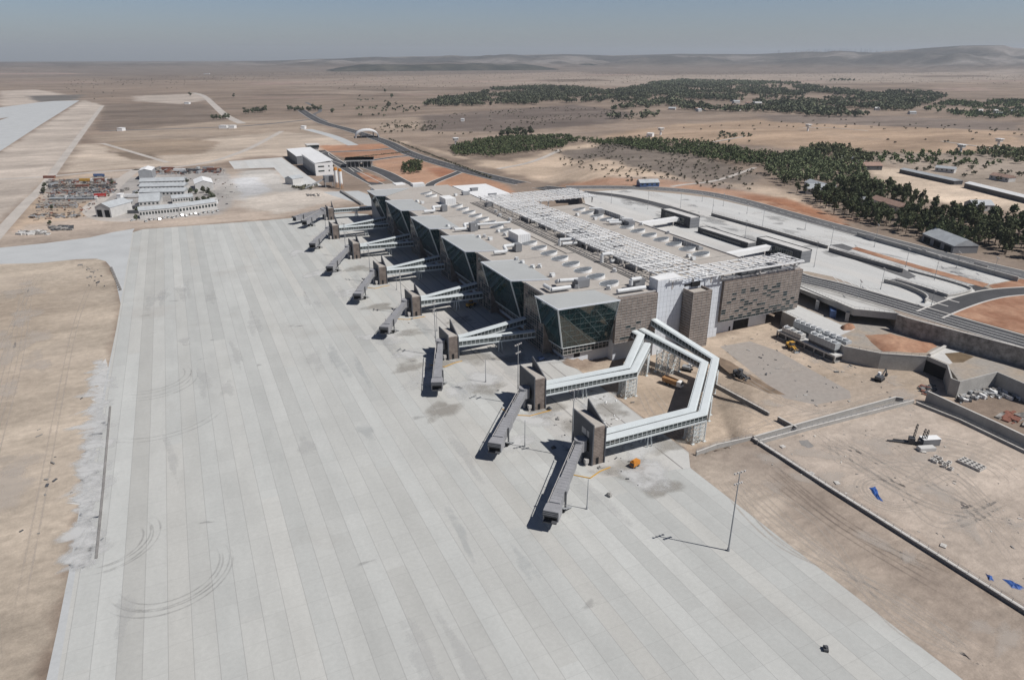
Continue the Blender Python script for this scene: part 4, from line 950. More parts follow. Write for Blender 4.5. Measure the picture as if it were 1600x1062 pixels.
wall_thing('parapet_wall', [(1112,333),(1200,357),(1294,384)], ZP, ZP+1.9, M['conc_d'], 'long dark low wall splitting the two white car park decks', rail=True)
wall_thing('parapet_wall', [(1296,387),(1330,397),(1412,420)], ZP, ZP+2.2, M['conc_d'], 'dark low wall beside the brown strip of the upper car park deck', rail=True)
wall_thing('ramp_wall', smooth_path([(1382,436),(1410,443),(1440,455),(1450,463),(1446,468)], 4), ZP, ZP+1.8, M['conc'], 'curved concrete wall ending the striped parking bays', rail=True)
wall_thing('ramp_wall', [(1400,436),(1440,447),(1482,460)], ZP, ZP+1.6, M['conc'], 'straight concrete ramp wall beside the parking bays', rail=True)
wall_thing('ramp_wall', smooth_path([(1420,421),(1470,434),(1510,446),(1518,452),(1500,458),(1482,461)], 4), ZP, ZP+.9, M['conc'], 'rounded kerb wall closing the farther parking bays', rail=True)
wall_thing('ring_road_wall', [(1340,363),(1420,385),(1500,408),(1592,433)], ZP, ZP+2.4, M['conc'], 'grey concrete wall along the ring road above the upper car park', cope=True)
for a, b_, n in (((1353,373),(1366,377),0),((1440,397),(1446,399),1),((1521,417),(1542,423),2)):
    p, q = at(*a, ZP), at(*b_, ZP); b = MB(); b.bar((p[0],p[1],ZP+1.6), (q[0],q[1],ZP+1.6), .4, 3.0); o = tag(b.build('wall_panel', M['rail']), ['small pale barrier panel by the ring road wall', 'tiny pale barrier post in the middle of the ring road wall', 'wide pale barrier panel on the ring road wall'][n], 'panel')
# dark glazed lift and stair blocks
for k, (x0, x1, y0, y1, z1, lab) in enumerate(((304,312,361,393,20.2,'tall dark lift block at the far end of the car park'),(302,309.2,304,350,16.2,'long low dark block with a pale roof between two taller ones'),(304.5,312.2,265.6,300,20.2,'tall dark lift block beside the trellis tip'))):
    root = empty('lift_block', (x0, y0, 0), lab, 'building', 'dark blocks on the landside deck')
    b = MB(); b.box(x0, x1, y0, y1, 0, z1-.4); b.build('walls', M['navy'], root)
    b = MB(); b.box(x0+.02, x1+.02, y0-.15, y0-.003, 0, z1-.4); e = b.build('sunlit_end', M['greyclad'], root)  # lighter grey paints the sunlight on the south end into the block
    r = MB()
    for z in range(2, int(z1), 2): r.box(x0, x1, y0-.19, y0-.152, z-.05, z+.05)
    r.build('panel_joint', M['steel_d'], e)
    b = MB(); b.box(x0+.3, x1-.2, y0+.3, y1-.3, z1-.4, z1); b.build('roof', M['plaster'], root)
    b = MB(); b.box(x0-.1, x0+.25, y0-.1, y1+.1, z1-.4, z1+.35); b.box(x0+.25, x1+.1, y1-.25, y1+.1, z1-.4, z1+.35); b.box(x1-.15, x1+.1, y0-.1, y1-.25, z1-.4, z1+.35); b.build('roof_edge', M['steel_d'], root)
    b = MB(); b.box(x0-.12, x0-.003, y0+6, y1-5, z1-5.5, z1-1.6); g = b.build('window_band', M['glass_d'], root); r = MB()
    for j in range(int((y1-y0-11)/1.6)+1): r.box(x0-.2, x0-.122, y0+6+j*1.6-.06, y0+6+j*1.6+.06, z1-5.5, z1-1.6)
    for z in (z1-5.5, z1-1.6): r.box(x0-.22, x0-.121, y0+5.9, y1-4.9, z-.12, z+.12)
    r.build('mullion', M['steel'], g)
for (y, lab) in ((374,'white covered footbridge from the roof to the far dark block'),(289,'white covered footbridge from the roof to the dark block by the trellis')):
    root = empty('footbridge', (246, y, 0), lab, 'footbridge'); b = MB(); b.bar((246,y-6,17.2), (304,y,17.2), 4.2, 2.6); b.build('roof', M['white_paint'], root); b = MB()
    for x in (262,282,298): b.bar((x,y-3,6), (x,y-3,16), .5)
    b.build('leg', M['rail'], root)
# viaduct before the departures doors
root = empty('viaduct', (280, 230, 0), 'concrete viaduct deck over dark openings beside the brown louvred wall', 'viaduct')
vd = ats([(1248,447),(1335,484),(1405,491)], ZP); b = MB()
b.prism([vd[0], vd[1], vd[2], (302.2,221,0), (285,262.2,0), (262,268.2,0)], ZP-1.9, ZP-.02); b.build('deck', M['conc'], root)
b = MB(); b.ribbon([(p[0],p[1],0) for p in vd], .3, ZP-2.6, ZP+.5); b.build('edge_beam', M['conc'], root)
b = MB()
for i in range(2):
    p, q = Vector(vd[i]), Vector(vd[i+1]); n = int((q-p).length/2)
    for j in range(n): c = p+(q-p)*j/n; b.bar((c.x,c.y,ZP+.5), (c.x,c.y,ZP+1.5), .06)
    b.bar((p.x,p.y,ZP+1.5), (q.x,q.y,ZP+1.5), .07)
b.build('railing', M['steel'], root)
for px in ((1276,482),(1322.5,500.5),(1288,470),(1336,492)):
    p = at(*px, ZQ); b = MB(); b.obox(p, .7, 4.2, 1.6, ZQ-1, ZP-1.9); b.build('pier', M['conc'], root)
p = at(1300,488,ZQ); b = MB(); b.obox(p, .75, 16, 2.6, ZQ, ZQ+3.4)
for j in range(9): b.obox((p[0]-6.5*math.cos(.75)+j*1.6*math.cos(.75)+1.33*math.sin(.75), p[1]-6.5*math.sin(.75)+j*1.6*math.sin(.75)-1.33*math.cos(.75)), .75, .1, .1, ZQ+.1, ZQ+3.2)
tag(b.build('site_container', M['blue']), 'long blue container in the shade beneath the viaduct', 'container')
terr = ats([(1224,487),(1252,501),(1320,541),(1377,552),(1448,557),(1481,571),(1500,597),(1558,582),(1612,605),(1900,680),(1900,560),(1560,480)], ZQ)+[(312,232,0),(290,270,0),(262,270,0),(262,232,0)]
structure('terrace', MB().prism(terr, -1, ZQ), mat('gravel_terrace', (.34,.315,.285), .95, .2, .1, .8, (.29,.24,.19), spec=.1))
sheet('terrace_paving', ats([(1225,487),(1247,477),(1314,507),(1336,514),(1300,530)], ZQ), ZQ+.012, M['deck'])
sheet('terrace_paving', ats([(1452,556),(1478,544),(1508,549),(1500,560),(1484,569)], ZQ), ZQ+.012, M['deck'])
sheet('wet_patch', ats([(1476,552),(1500,550),(1522,557),(1505,566),(1488,566)], ZQ), ZQ+.02, mat('wet_earth', (.14,.1,.06), .6, .3, .2))
wall_thing('stone_wall', [(1403,491),(1417,496),(1450,505),(1500,518),(1550,531),(1600,544),(1750,585)], ZQ-1, ZP+.9, M['stone'], 'tall curved rubble stone wall carrying the departures road', hw=.5, rail=True)
wall_thing('retaining_wall', [(1223,486.5),(1252,501),(1320,541),(1377,552),(1448,557)], -1, ZQ+.35, M['conc'], 'long angled concrete retaining wall behind the cooling units', hw=.3, rail=True)
root = empty('tunnel_portal', at(1465,580), 'concrete tunnel portal with a dark mouth and splayed wing walls', 'tunnel')
pth = [(p[0],p[1],0) for p in ats([(1448,557),(1481,571),(1487,592),(1500,597),(1558,582),(1612,605),(1800,655)], ZQ)]
b = MB(); b.ribbon(pth[1:], .3, -1, ZQ+.4); b.build('wing_wall', M['conc'], root)
b = MB(); b.ribbon(pth[:2], .35, ZQ-1.3, ZQ+.45); b.build('lintel', M['conc'], root)
b = MB(); b.ribbon(pth[:2], .32, -.5, ZQ-1.31); b.build('tunnel_mouth', M['black'], root)  # solid black block stands in for the darkness inside the tunnel
b = MB(); pr = ats([(1452,556),(1478,542)], ZQ); b.ribbon([(p[0],p[1],0) for p in pr], .5, ZQ, ZQ+1.0); b.build('kerb_beam', M['kerb'], root)
def heap(name, outline, z, h, m, label, cat, kind=None, seed=0):
    P = ats(outline, z); cx_ = sum(p[0] for p in P)/len(P); cy_ = sum(p[1] for p in P)/len(P); g = random.Random(seed); mb = MB(); n = len(P); rings = [(1,0),(.85,.5),(.62,.85),(.35,1.0)]
    for s, hh in rings: mb.v += [(cx_+(p[0]-cx_)*s*g.uniform(.94,1.06), cy_+(p[1]-cy_)*s*g.uniform(.94,1.06), z+h*hh*g.uniform(.75,1.2)+.01) for p in P]
    mb.v.append((cx_, cy_, z+h)); f = []
    for r_ in range(3): f += [(r_*n+i, r_*n+(i+1)%n, (r_+1)*n+(i+1)%n, (r_+1)*n+i) for i in range(n)]
    f += [(3*n+i, 3*n+(i+1)%n, 4*n) for i in range(n)]
    ar = sum(P[i][0]*P[(i+1)%n][1]-P[(i+1)%n][0]*P[i][1] for i in range(n)); mb.f = f if ar > 0 else [q[::-1] for q in f]; mb.m = [0]*len(f)
    return tag(mb.build(name, m, smooth=True), label, cat, kind=kind)
def dense(pts, n=5): return [tuple(pts[i][k]+(pts[(i+1)%len(pts)][k]-pts[i][k])*j/n for k in (0,1)) for i in range(len(pts)) for j in range(n)]
heap('soil_heap', dense([(1352,524),(1390,522),(1430,532),(1466,541),(1447,551),(1380,549),(1362,535)], 3), ZQ, 1.6, M['red'], 'broad red soil heap spread below the rubble stone wall', 'soil heap', seed=1)
heap('soil_heap', dense([(1313,512),(1325,508),(1337,512),(1330,516),(1318,516)], 3), ZQ, 2.0, M['red'], 'small red soil heap at the end of the white terrace', 'soil heap', seed=2)
# walls round the dirt yards
wall_thing('yard_wall', [(1088,706),(1120,694),(1176,682)], -.5, 1.1, M['conc'], 'low concrete wall between apron corner and the dug channel', rail=True)
wall_thing('yard_wall', [(1176,683),(1300,763),(1450,857),(1600,951),(1900,1140)], -.5, .9, M['conc_d'], 'long dark diagonal drain wall dividing the two dirt yards', hw=.45, rail=True)
wall_thing('yard_wall', [(1184,689),(1260,668),(1330,650),(1428,625)], -.5, 1.3, M['conc'], 'channel wall on the side of the drilling rig yard', rail=True)
wall_thing('yard_wall', [(1178,682),(1255,660),(1330,639),(1400,620),(1412,622)], -.5, 1.5, M['conc'], 'channel wall on the side of the sandy court')
sheet('channel_bed', ats([(1182,688),(1178,684),(1400,622),(1428,626)]), .02, M['conc_d'])
wall_thing('court_wall', [(1117,599),(1160,622),(1202,645)], -.5, 1.2, M['conc_d'], 'short dark kerb wall crossing the sandy court', rail=True)
wall_thing('court_wall', [(1216,651),(1245,667)], -.5, 1.6, M['conc_d'], 'stub of kerb wall beside the dug channel')
wall_thing('yard_wall', [(1450,611),(1500,634),(1560,661),(1600,680),(1800,775)], -.5, 4.2, M['conc'], 'high pale concrete wall shielding the scrap store', hw=.3)
wall_thing('yard_wall', [(1432,628),(1500,655),(1600,703),(1800,800)], -.5, .8, M['conc'], 'low railed kerb wall at the foot of the high pale wall', rail=True)
wall_thing('drain_kerb', [(150,871),(161,760),(172,634)], 0, .3, M['conc_d'], 'dark slot drain kerb along the concrete shoulder', 'kerb', cope=False, hw=.3)
# cooling units on their concrete frame
root = empty('chiller_frame', (237,181,0), 'open concrete frame carrying four cooling units beside the court', 'concrete frame')
x0, x1, y0, y1 = 236.6, 247.8, 180.2, 213.0
b = MB(); b.box(x0, x1, y0, y1, 2.7, 3.5); b.build('slab', M['plaster'], root)
b = MB()
for y in np.linspace(y0, y1-.6, 7):
    for x in (x0, x1-.6): b.box(x, x+.6, y, y+.6, 0, 2.7)
b.box(x0, x0+.3, y0, y1, 0, .7); b.box(x0, x1, y0, y0+.3, 0, .7); b.build('column', M['conc'], root)
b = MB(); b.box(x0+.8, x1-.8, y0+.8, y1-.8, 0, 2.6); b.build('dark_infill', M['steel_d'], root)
def chiller(x, y, l, wd, h, lab):
    root = empty('cooling_unit', (x, y, 3.5), lab, 'cooling unit', 'cooling units on the concrete frame')
    b = MB(); b.box(x, x+wd, y, y+l, 5.0 if h > 3 else 3.9, 3.5+h); b.build('casing', M['tin'] if h > 3 else M['plaster'], root)
    b = MB(); b.box(x+.25, x+wd-.25, y+.2, y+l-.2, 3.5, 5.0 if h > 3 else 3.9); b.build('coil', M['steel_d'], root)
    n = int(l/2.9)
    for i in range(n):
        c = MB(); cy_ = y+l*(i+.5)/n; c.tube((x+wd/2,cy_,3.5+h), (x+wd/2,cy_,3.5+h+.5), 1.05, 1.05, 16); f = c.build('fan', M['steel'], root); c = MB(); c.box(x+.3, x+wd-.3, cy_+1.05, cy_+1.3, 3.5+h, 3.5+h+.7); c.build('baffle', M['white_paint'], f)
    r = MB()
    for i in range(int(l/1.5)): r.box(x-.05, x-.002, y+.3+i*1.5, y+.42+i*1.5, 5.0 if h > 3 else 4, 3.5+h-.1)
    r.build('panel_rib', M['steel'], root)
chiller(243.6, 196, 14.5, 3.4, 4.4, 'ribbed cooling unit against the retaining wall near the brown facade')
chiller(237.0, 199.5, 11, 3.0, 2.4, 'lower cooling unit with a plain white end facing the court')
chiller(238.0, 182.2, 14.2, 3.4, 4.4, 'ribbed cooling unit on the court side at the open end of the frame')
chiller(244.0, 181.8, 13, 3.4, 4.4, 'ribbed cooling unit on the wall side at the open end of the frame')

# ------------------------------------------------------------------ lamp masts and posts
def mast(name, base, h, label, group, heads=2, r=.22, z=0.0, ang=0.0):
    root = empty(name, (base[0], base[1], z), label, 'lamp mast' if heads else 'post', group)
    b = MB(); b.tube((base[0],base[1],z), (base[0],base[1],z+h), r, r*.55, 10); b.tube((base[0],base[1],z), (base[0],base[1],z+.9), r*1.9, r*1.5, 10); b.build('pole', M['steel'], root)
    if heads:
        b = MB(); ca, sa = math.cos(ang), math.sin(ang)
        for zz, wd in ((z+h-.15, 1.6), (z+h*.86, 1.1))[:heads]:
            b.bar((base[0]-wd*ca,base[1]-wd*sa,zz), (base[0]+wd*ca,base[1]+wd*sa,zz), .14)
            for s in (-1,-.35,.35,1): b.obox((base[0]+s*wd*ca, base[1]+s*wd*sa), ang+.3, .5, .36, zz-.1, zz+.3)
        b.build('lamp_head', M['rail'], root)
    return root
mast('apron_mast', at(1138,860), 24.3, 'tall lone lamp mast at the bare apron edge by the dirt', 'tall lamp masts on the apron')
for k, (x, y, h, ln) in enumerate(GT[:7]):
    mast('apron_mast', (x-2.9, y+7.2), 24.3 if k < 3 else 22, 'tall lamp mast close to the %s gate tower counted from the dirt yard end' % ORD[k], 'tall lamp masts on the apron', ang=.4*k)
for k, px in enumerate([(917,795),(820,698),(759,597),(683,517),(620,453),(569,400),(540,372)]):
    p = at(*px); mast('slim_post', p, 10.2, 'slim grey stand post out on the apron, %s one counted from the dirt yard end' % ORD[k], 'slim posts at the stands', 0, .16)
b = MB()
for i, (px, py, top) in enumerate([(1063,325,303),(1097,315,303),(1113,333,306),(1167,334,319),(1191,355,324),(1164,371,345),(1258,358,343),(1298,384,356),(1366,386,352),(1272,417,379),(1415,417,390),(1460,437,402),(1494,419,395),(1376,452,421),(1341,465,440),(1552,430,404),(1455,478,455),(1012,327,300),(955,318,296),(1130,322,303)]):
    p = at(px, py, ZP); h = max(6, on_plane(px, top, p[1])[1]-ZP)
    mast('car_park_lamp', p, h, 'slim tall lamp standing on the white car park decks', 'lamps on the car park', 1, .13, ZP, .9)
# ------------------------------------------------------------------ vehicles (built at the origin, nose to +x)
def wheels(root, pts, r, wd=.35):
    for x, y in pts:
        b = MB(); b.tube((x,y-wd/2,r), (x,y+wd/2,r), r, r, 14); w_ = b.build('wheel', M['rubber'], root)
        c = MB(); c.tube((x,y-wd/2-.02,r), (x,y+wd/2+.02,r), r*.5, r*.5, 10); c.build('rim', M['steel'], w_)
def place(root, px=None, a=0.0, z=0.0, xy=None):
    p = xy if xy else at(px[0], px[1]); root.location = (p[0], p[1], z or p[2] if not xy else z); root.rotation_euler = (0, 0, a); return root
def dump_truck(label, body='rustor', cab='white_paint', s=1.0):
    r = empty('dump_truck', (0,0,0), label, 'truck')
    b = MB(); b.box(-4.2,3.6,-.45,.45,.8,1.15); b.build('chassis', M['steel_d'], r)
    b = MB(); b.add([(2.0,-1.2,1.0),(4.1,-1.2,1.0),(4.1,1.2,1.0),(2.0,1.2,1.0),(2.0,-1.2,3.1),(3.6,-1.2,3.1),(3.6,1.2,3.1),(2.0,1.2,3.1)], [(3,2,1,0),(4,5,6,7),(0,1,5,4),(1,2,6,5),(2,3,7,6),(3,0,4,7)]); c = b.build('cab', M[cab], r)
    b = MB(); b.add([(4.0,-1.05,2.0),(4.0,1.05,2.0),(3.66,1.05,2.95),(3.66,-1.05,2.95)], [(0,1,2,3)]); b.v = [(x+.06,y,z) for x,y,z in b.v]; b.build('windscreen', M['glass_d'], c)
    b = MB()
    b.add([(-4.6,-1.25,1.2),(1.7,-1.25,1.2),(1.7,1.25,1.2),(-4.6,1.25,1.2),(-4.9,-1.3,2.9),(1.8,-1.3,2.9),(1.8,1.3,2.9),(-4.9,1.3,2.9)], [(3,2,1,0),(0,1,5,4),(1,2,6,5),(2,3,7,6),(3,0,4,7)])
    b.box(-4.8,1.7,-1.15,1.15,2.2,2.45); b.box(1.7,2.1,-1.2,1.2,2.9,3.05); b.build('tipper_body', M[body], r)
    wheels(r, [(3.0,-1.05),(3.0,1.05),(-1.6,-1.05),(-1.6,1.05),(-3.1,-1.05),(-3.1,1.05)], .55); return r
def loader(name, label, paint='yellow'):
    r = empty(name, (0,0,0), label, 'loader')
    b = MB(); b.box(-3.2,.2,-1.1,1.1,1.0,2.1); b.box(-3.4,-2.6,-.9,.9,1.2,2.5); b.box(.2,2.0,-.5,.5,.9,1.6); b.build('body', M[paint], r)
    b = MB(); b.box(-1.3,.3,-.8,.8,2.1,3.5); c = b.build('cab', M['steel_d'], r); b = MB(); b.box(-1.45,.45,-.95,.95,3.5,3.65); b.build('cab_roof', M[paint], c)
    b = MB()
    for s in (-.6,.6): b.bar((.6,s,1.8),(3.4,s,1.0),.25,.45)
    b.build('lift_arm', M[paint], r)
    b = MB(); b.add([(3.2,-1.4,.2),(4.4,-1.4,.15),(4.4,1.4,.15),(3.2,1.4,.2),(3.2,-1.4,1.4),(3.2,1.4,1.4)], [(0,1,2,3),(0,3,5,4),(0,4,1),(3,2,5)]); b.box(3.1,3.2,-1.4,1.4,.2,1.4); b.build('bucket', M['steel'], r)
    wheels(r, [(1.2,-1.1),(1.2,1.1),(-2.1,-1.1),(-2.1,1.1)], .8, .55); return r
def excavator(label, paint='steel'):
    r = empty('excavator', (0,0,0), label, 'excavator')
    for s in (-1.1, 1.1):
        b = MB(); b.box(-2,2,s-.3,s+.3,.1,.9); b.build('track', M['rubber'], r)
    b = MB(); b.box(-2.2,1.3,-1.3,1.3,1.1,2.1); b.build('body', M[paint], r)
    b = MB(); b.box(.1,1.4,.2,1.2,2.1,3.1); b.build('cab', M['white_paint'], r)
    b = MB(); b.bar((1.0,-.3,1.8),(4.2,-.3,4.0),.35,.5); b.bar((4.2,-.3,4.0),(6.0,-.3,1.2),.3,.4); b.build('boom', M[paint], r)
    b = MB(); b.box(5.6,6.5,-.8,.2,.3,1.3); b.build('bucket', M['steel_d'], r); return r
def car(label, paint='white_paint', group=None, name='parked_car'):
    r = empty(name, (0,0,0), label, 'car', group)
    b = MB(); b.box(-2.1,2.1,-.85,.85,.35,.9); b.add([(-1.6,-.8,.9),(1.1,-.8,.9),(1.1,.8,.9),(-1.6,.8,.9),(-1.2,-.68,1.5),(.5,-.68,1.5),(.5,.68,1.5),(-1.2,.68,1.5)], [(3,2,1,0),(4,5,6,7)]); b.build('body', M[paint], r)
    b = MB(); b.add([(-1.6,-.8,.9),(1.1,-.8,.9),(1.1,.8,.9),(-1.6,.8,.9),(-1.2,-.68,1.5),(.5,-.68,1.5),(.5,.68,1.5),(-1.2,.68,1.5)], [(0,1,5,4),(1,2,6,5),(2,3,7,6),(3,0,4,7)]); b.build('window', M['glass_d'], r)
    wheels(r, [(1.35,-.8),(1.35,.8),(-1.35,-.8),(-1.35,.8)], .33, .22); return r
def lorry(label, paint='white_paint', load='steel', l=8.0, box=False, name='parked_lorry', group=None):
    r = empty(name, (0,0,0), label, 'lorry', group)
    b = MB(); b.box(l/2-2.0,l/2,-1.2,1.2,.8,3.2); c = b.build('cab', M[paint], r); b = MB(); b.box(l/2,l/2+.04,-1.0,1.0,1.9,2.9); b.build('windscreen', M['glass_d'], c)
    b = MB(); b.box(-l/2,l/2-2.2,-1.25,1.25,1.0,3.4 if box else 1.9); b.build('load_bed', M[load], r)
    wheels(r, [(l/2-1,-1),(l/2-1,1),(-l/2+1,-1),(-l/2+1,1),(-l/2+2.2,-1),(-l/2+2.2,1)], .5, .35); return r
def heading(p, q): a, b_ = at(*p), at(*q); return math.atan2(b_[1]-a[1], b_[0]-a[0])
place(dump_truck('brownish orange dump truck with a white cab parked in the shaded court under the corridors'), (1052,603), heading((1040,595),(1068,605)))
place(excavator('dark excavator with a white cab beside the lattice support in the court'), (1074,579), heading((1066,576),(1092,581)))
place(loader('wheel_loader', 'muddy dark loader working along the grey slab in the court', 'steel_d'), (1157,590), heading((1145,583),(1190,600)))
sheet('dug_strip', ats([(1122,558),(1140,566),(1180,590),(1228,617),(1200,614),(1150,594),(1124,576)]), .016, mat('turned_soil', (.19,.14,.1), .95, .25, .2))
place(loader('wheel_loader', 'yellow wheel loader parked in front of the chiller frame'), (1237,546), heading((1230,541),(1246,551)))
place(loader('wheel_loader', 'small yellow loader half hidden in the shade of the glass bays'), (737,479), .4)
place(excavator('small dark digger by debris in the middle of the sandy court', 'steel_d'), (1374,594), .3)
def skid(name, label, paint, l, wd, h):
    r = empty(name, (0,0,0), label, name.replace('_', ' '))
    b = MB(); b.box(-l/2,l/2,-wd/2,wd/2,.5,h); b.box(-l/2+.2,l/2-.2,-wd/2+.1,wd/2-.1,h,h+.15); b.box(-l/2+.4,-l/2+.8,-wd/4,wd/4,h+.15,h+.5); b.build('housing', M[paint], r)
    b = MB(); b.box(-l/2-.004,-l/2-.05,-wd/2+.2,wd/2-.2,.8,h-.3); b.build('grille', M['steel_d'], r); wheels(r, [(l/4,-wd/2),(l/4,wd/2),(-l/4,-wd/2),(-l/4,wd/2)], .35, .2); return r
place(skid('generator', 'orange wheeled generator on the apron near the first gate tower', 'orange', 3.2, 1.7, 2.0), (992,728), .3)
place(skid('power_cart', 'small white and blue cart in the shade edge below the corner glass bay', 'blue', 2.6, 1.6, 1.5), (845,563), .2)
# ------------------------------------------------------------------ yard props
rig = empty('drilling_rig', (0,0,0), 'dark drilling rig with twin leaning masts on the bare dirt yard', 'drilling rig')
b = MB()
for x, h in ((-1.6,7.5),(1.0,6.2),(1.9,6.0)):
    b.bar((x,0,0),(x+.5,.2,h),.22); b.bar((x+.5,-.3,0),(x+.8,0,h),.16)
    for i in range(6): b.bar((x,0,h*i/6),(x+.7,0,h*(i+1)/6),.1)
b.build('mast', M['steel_d'], rig)
b = MB(); b.box(-4,2.5,-.6,.6,.1,.8); b.box(-2.6,-.8,-1,1,.8,2.4); b.box(.2,1.8,-.9,.9,.8,2.0); b.bar((-9,-1.2,.3),(-2,-.5,.5),.5); b.bar((-7,.6,.2),(-2,.3,.6),.35); b.build('base_frame', M['steel_d'], rig)
place(rig, (1432,694), heading((1420,690),(1450,695)))
p = at(1451,694); cab = empty('site_cabin', (p[0],p[1],0), 'grey site cabin with a pale roof next to the drilling rig', 'cabin')
b = MB(); b.obox(p, -.35, 6.0, 2.6, .1, 2.5); b.build('walls', M['greyclad'], cab); b = MB(); b.obox(p, -.35, 6.2, 2.8, 2.5, 2.7); b.build('roof', M['white_paint'], cab)
b = MB(); q = at(1447,703); b.obox(q, -.35, 5.5, 2.2, 0, 1.2); b.obox(q, -.35, 5.3, 2.0, 1.2, 1.32); tag(b.build('white_tank', M['plaster']), 'low white tank lying in front of the grey site cabin', 'tank')
g = random.Random(5)
for n, (x0, y0, cols, rows, lab) in enumerate(((1455,720,5,3,'concrete ring block in the loose group near the drilling rig'),(1500,722,5,3,'concrete ring block in the tight rectangular stack on the dirt yard'))):
    grp = 'loose group of concrete blocks' if n == 0 else 'tight stack of concrete blocks'; proto = None; p0 = at(x0, y0); a = heading((1455,720),(1485,733)) if n == 0 else heading((1498,722),(1524,734))
    for i in range(cols):
        for j in range(rows):
            if n == 0 and g.random() < .2: continue
            if proto is None:
                proto = empty('concrete_block', (0,0,0), lab, 'concrete block', grp)
                bb = MB(); bb.box(-.65,.65,-.6,.6,0,.25); bb.box(-.65,.65,-.6,-.4,.25,.85); bb.box(-.65,.65,.4,.6,.25,.85); bb.box(-.65,-.45,-.4,.4,.25,.85); bb.box(.45,.65,-.4,.4,.25,.85); bb.build('ring', M['kerb'], proto)
                bb = MB(); bb.box(-.44,.44,-.39,.39,.251,.3); bb.build('hollow', M['black'], proto); o = proto
            else: o = copy_tree(proto)
            d = (i*1.42+(g.uniform(-.4,.4) if n == 0 else 0), j*1.32+(g.uniform(-.5,.5) if n == 0 else 0))
            o.location = (p0[0]+d[0]*math.cos(a)-d[1]*math.sin(a), p0[1]+d[0]*math.sin(a)+d[1]*math.cos(a), 0); o.rotation_euler = (0, 0, a+(g.uniform(-.4,.4) if n == 0 else 0))
def tarp(pts, label, s):
    g = random.Random(s); mb = MB(); P = ats(dense(pts, 3)); n = len(P); cx_ = sum(p[0] for p in P)/n; cy_ = sum(p[1] for p in P)/n
    mb.v = [(p[0]+g.uniform(-.2,.2), p[1]+g.uniform(-.2,.2), .04) for p in P]+[(cx_+(p[0]-cx_)*.5, cy_+(p[1]-cy_)*.5, g.uniform(.15,.5)) for p in P]+[(cx_,cy_,.25)]
    mb.f = [(i,(i+1)%n,n+(i+1)%n,n+i) for i in range(n)]+[(n+i,n+(i+1)%n,2*n) for i in range(n)]; mb.m = [0]*len(mb.f)
    tag(mb.build('blue_tarpaulin', M['bluecloth']), label, 'tarpaulin')
tarp([(1359,762),(1368,760),(1370,766),(1379,783),(1372,780),(1365,772)], 'narrow crumpled blue tarpaulin lying alone on the dirt yard', 1)
tarp([(1540,896),(1550,900),(1553,908),(1545,906)], 'small crumpled blue tarpaulin by the diagonal drain wall', 2)
tarp([(1566,904),(1580,906),(1600,918),(1596,922),(1580,918)], 'large blue tarpaulin spread by the diagonal drain wall', 3)
sheet('gravel_patch', ats([(1248,688),(1262,687),(1272,697),(1264,700),(1252,695)]), .015, M['conc_d'])
for i, (px, py) in enumerate([(1223,698),(1474,853),(1443,706),(1308,755),(1268,740),(1555,666)]):
    p = at(px, py); b = MB(); b.obox(p, .4*i, 1.6, 1.4, .01, .35); b.obox(p, .4*i, .8, .7, .35, .42); tag(b.build('manhole_cover', M['kerb']), 'pale square manhole block set into the bare dirt yard', 'manhole', 'manhole blocks in the dirt yard')
def clutter(name, n, poly, z, size, mats, label, cat, seed, kind='stuff', flat=.6, ang=None, spread=.12):   # a heap nobody could count: one object
    g = random.Random(seed); P = ats(poly, z); xs = [p[0] for p in P]; ys = [p[1] for p in P]; mb = MB(); k = 0
    while k < n:
        x, y = g.uniform(min(xs), max(xs)), g.uniform(min(ys), max(ys))
        if sdist(np.array([x]), np.array([y]), P)[0] < 0: continue
        s = g.uniform(*size); zz = z+float(ground(x, y)[0]) if z < 5 else z; mb.obox((x, y), g.uniform(0, 3) if ang is None else ang+g.gauss(0, spread), s*g.uniform(.8,2.6), s*g.uniform(.4,1), zz, zz+s*g.uniform(.25,1)*flat, g.randrange(len(mats))); k += 1
    return tag(mb.build(name, [M[m] for m in mats]), label, cat, kind=kind)
clutter('scrap', 260, [(1490,616),(1540,603),(1575,606),(1640,628),(1640,642),(1590,625),(1545,622),(1500,630)], 0, (.5,1.7), ['junk','steel','white_paint','steel_d'], 'loose scrap metal heaped behind the high pale wall', 'scrap', 1, flat=1.1)
clutter('scrap', 40, [(1435,606),(1455,600),(1462,610),(1452,618),(1438,615)], 0, (.5,1.5), ['rust','steel_d','junk'], 'dark tangled scrap at the tunnel mouth', 'scrap', 2)
clutter('steel_sections', 36, [(1548,647),(1570,638),(1600,645),(1640,655),(1640,668),(1590,664)], 0, (1.2,2.8), ['rust','rust','junk'], 'rusty red steel sections laid out behind the high pale wall', 'steel', 3, flat=.35, ang=.1)
clutter('rubble', 70, [(1120,535),(1225,505),(1330,570),(1440,610),(1400,622),(1270,640),(1180,600)], 0, (.3,.8), ['junk','conc','steel_d'], 'scattered rubble over the sandy court', 'rubble', 4)
clutter('rubble', 40, [(905,605),(1000,575),(985,640),(960,690)], 0.02, (.3,.8), ['junk','conc','white_paint'], 'small rubble under the elbow corridors', 'rubble', 5)
clutter('rubble', 90, [(1130,700),(1420,632),(1640,760),(1640,940),(1300,760)], 0, (.15,.5), ['junk','conc_d','kerb'], 'stones strewn on the dirt yard', 'rubble', 6)
clutter('rubble', 60, [(760,600),(1000,700),(1010,770),(900,700),(600,480),(640,480)], .03, (.2,.6), ['steel_d','conc','kerb'], 'bits of rubble lying round the gate towers', 'rubble', 7)
clutter('rubble', 12, [(60,640),(130,600),(100,880),(20,900)], 0, (.4,1.0), ['steel_d','conc_d'], 'dark lumps on the bare sand west of the apron', 'rubble', 8)
clutter('rubble', 34, [(120,410),(163,420),(165,450),(140,450)], 0, (.3,1.3), ['steel_d','conc_d'], 'dark lumps by the taxiway bend', 'rubble', 9)
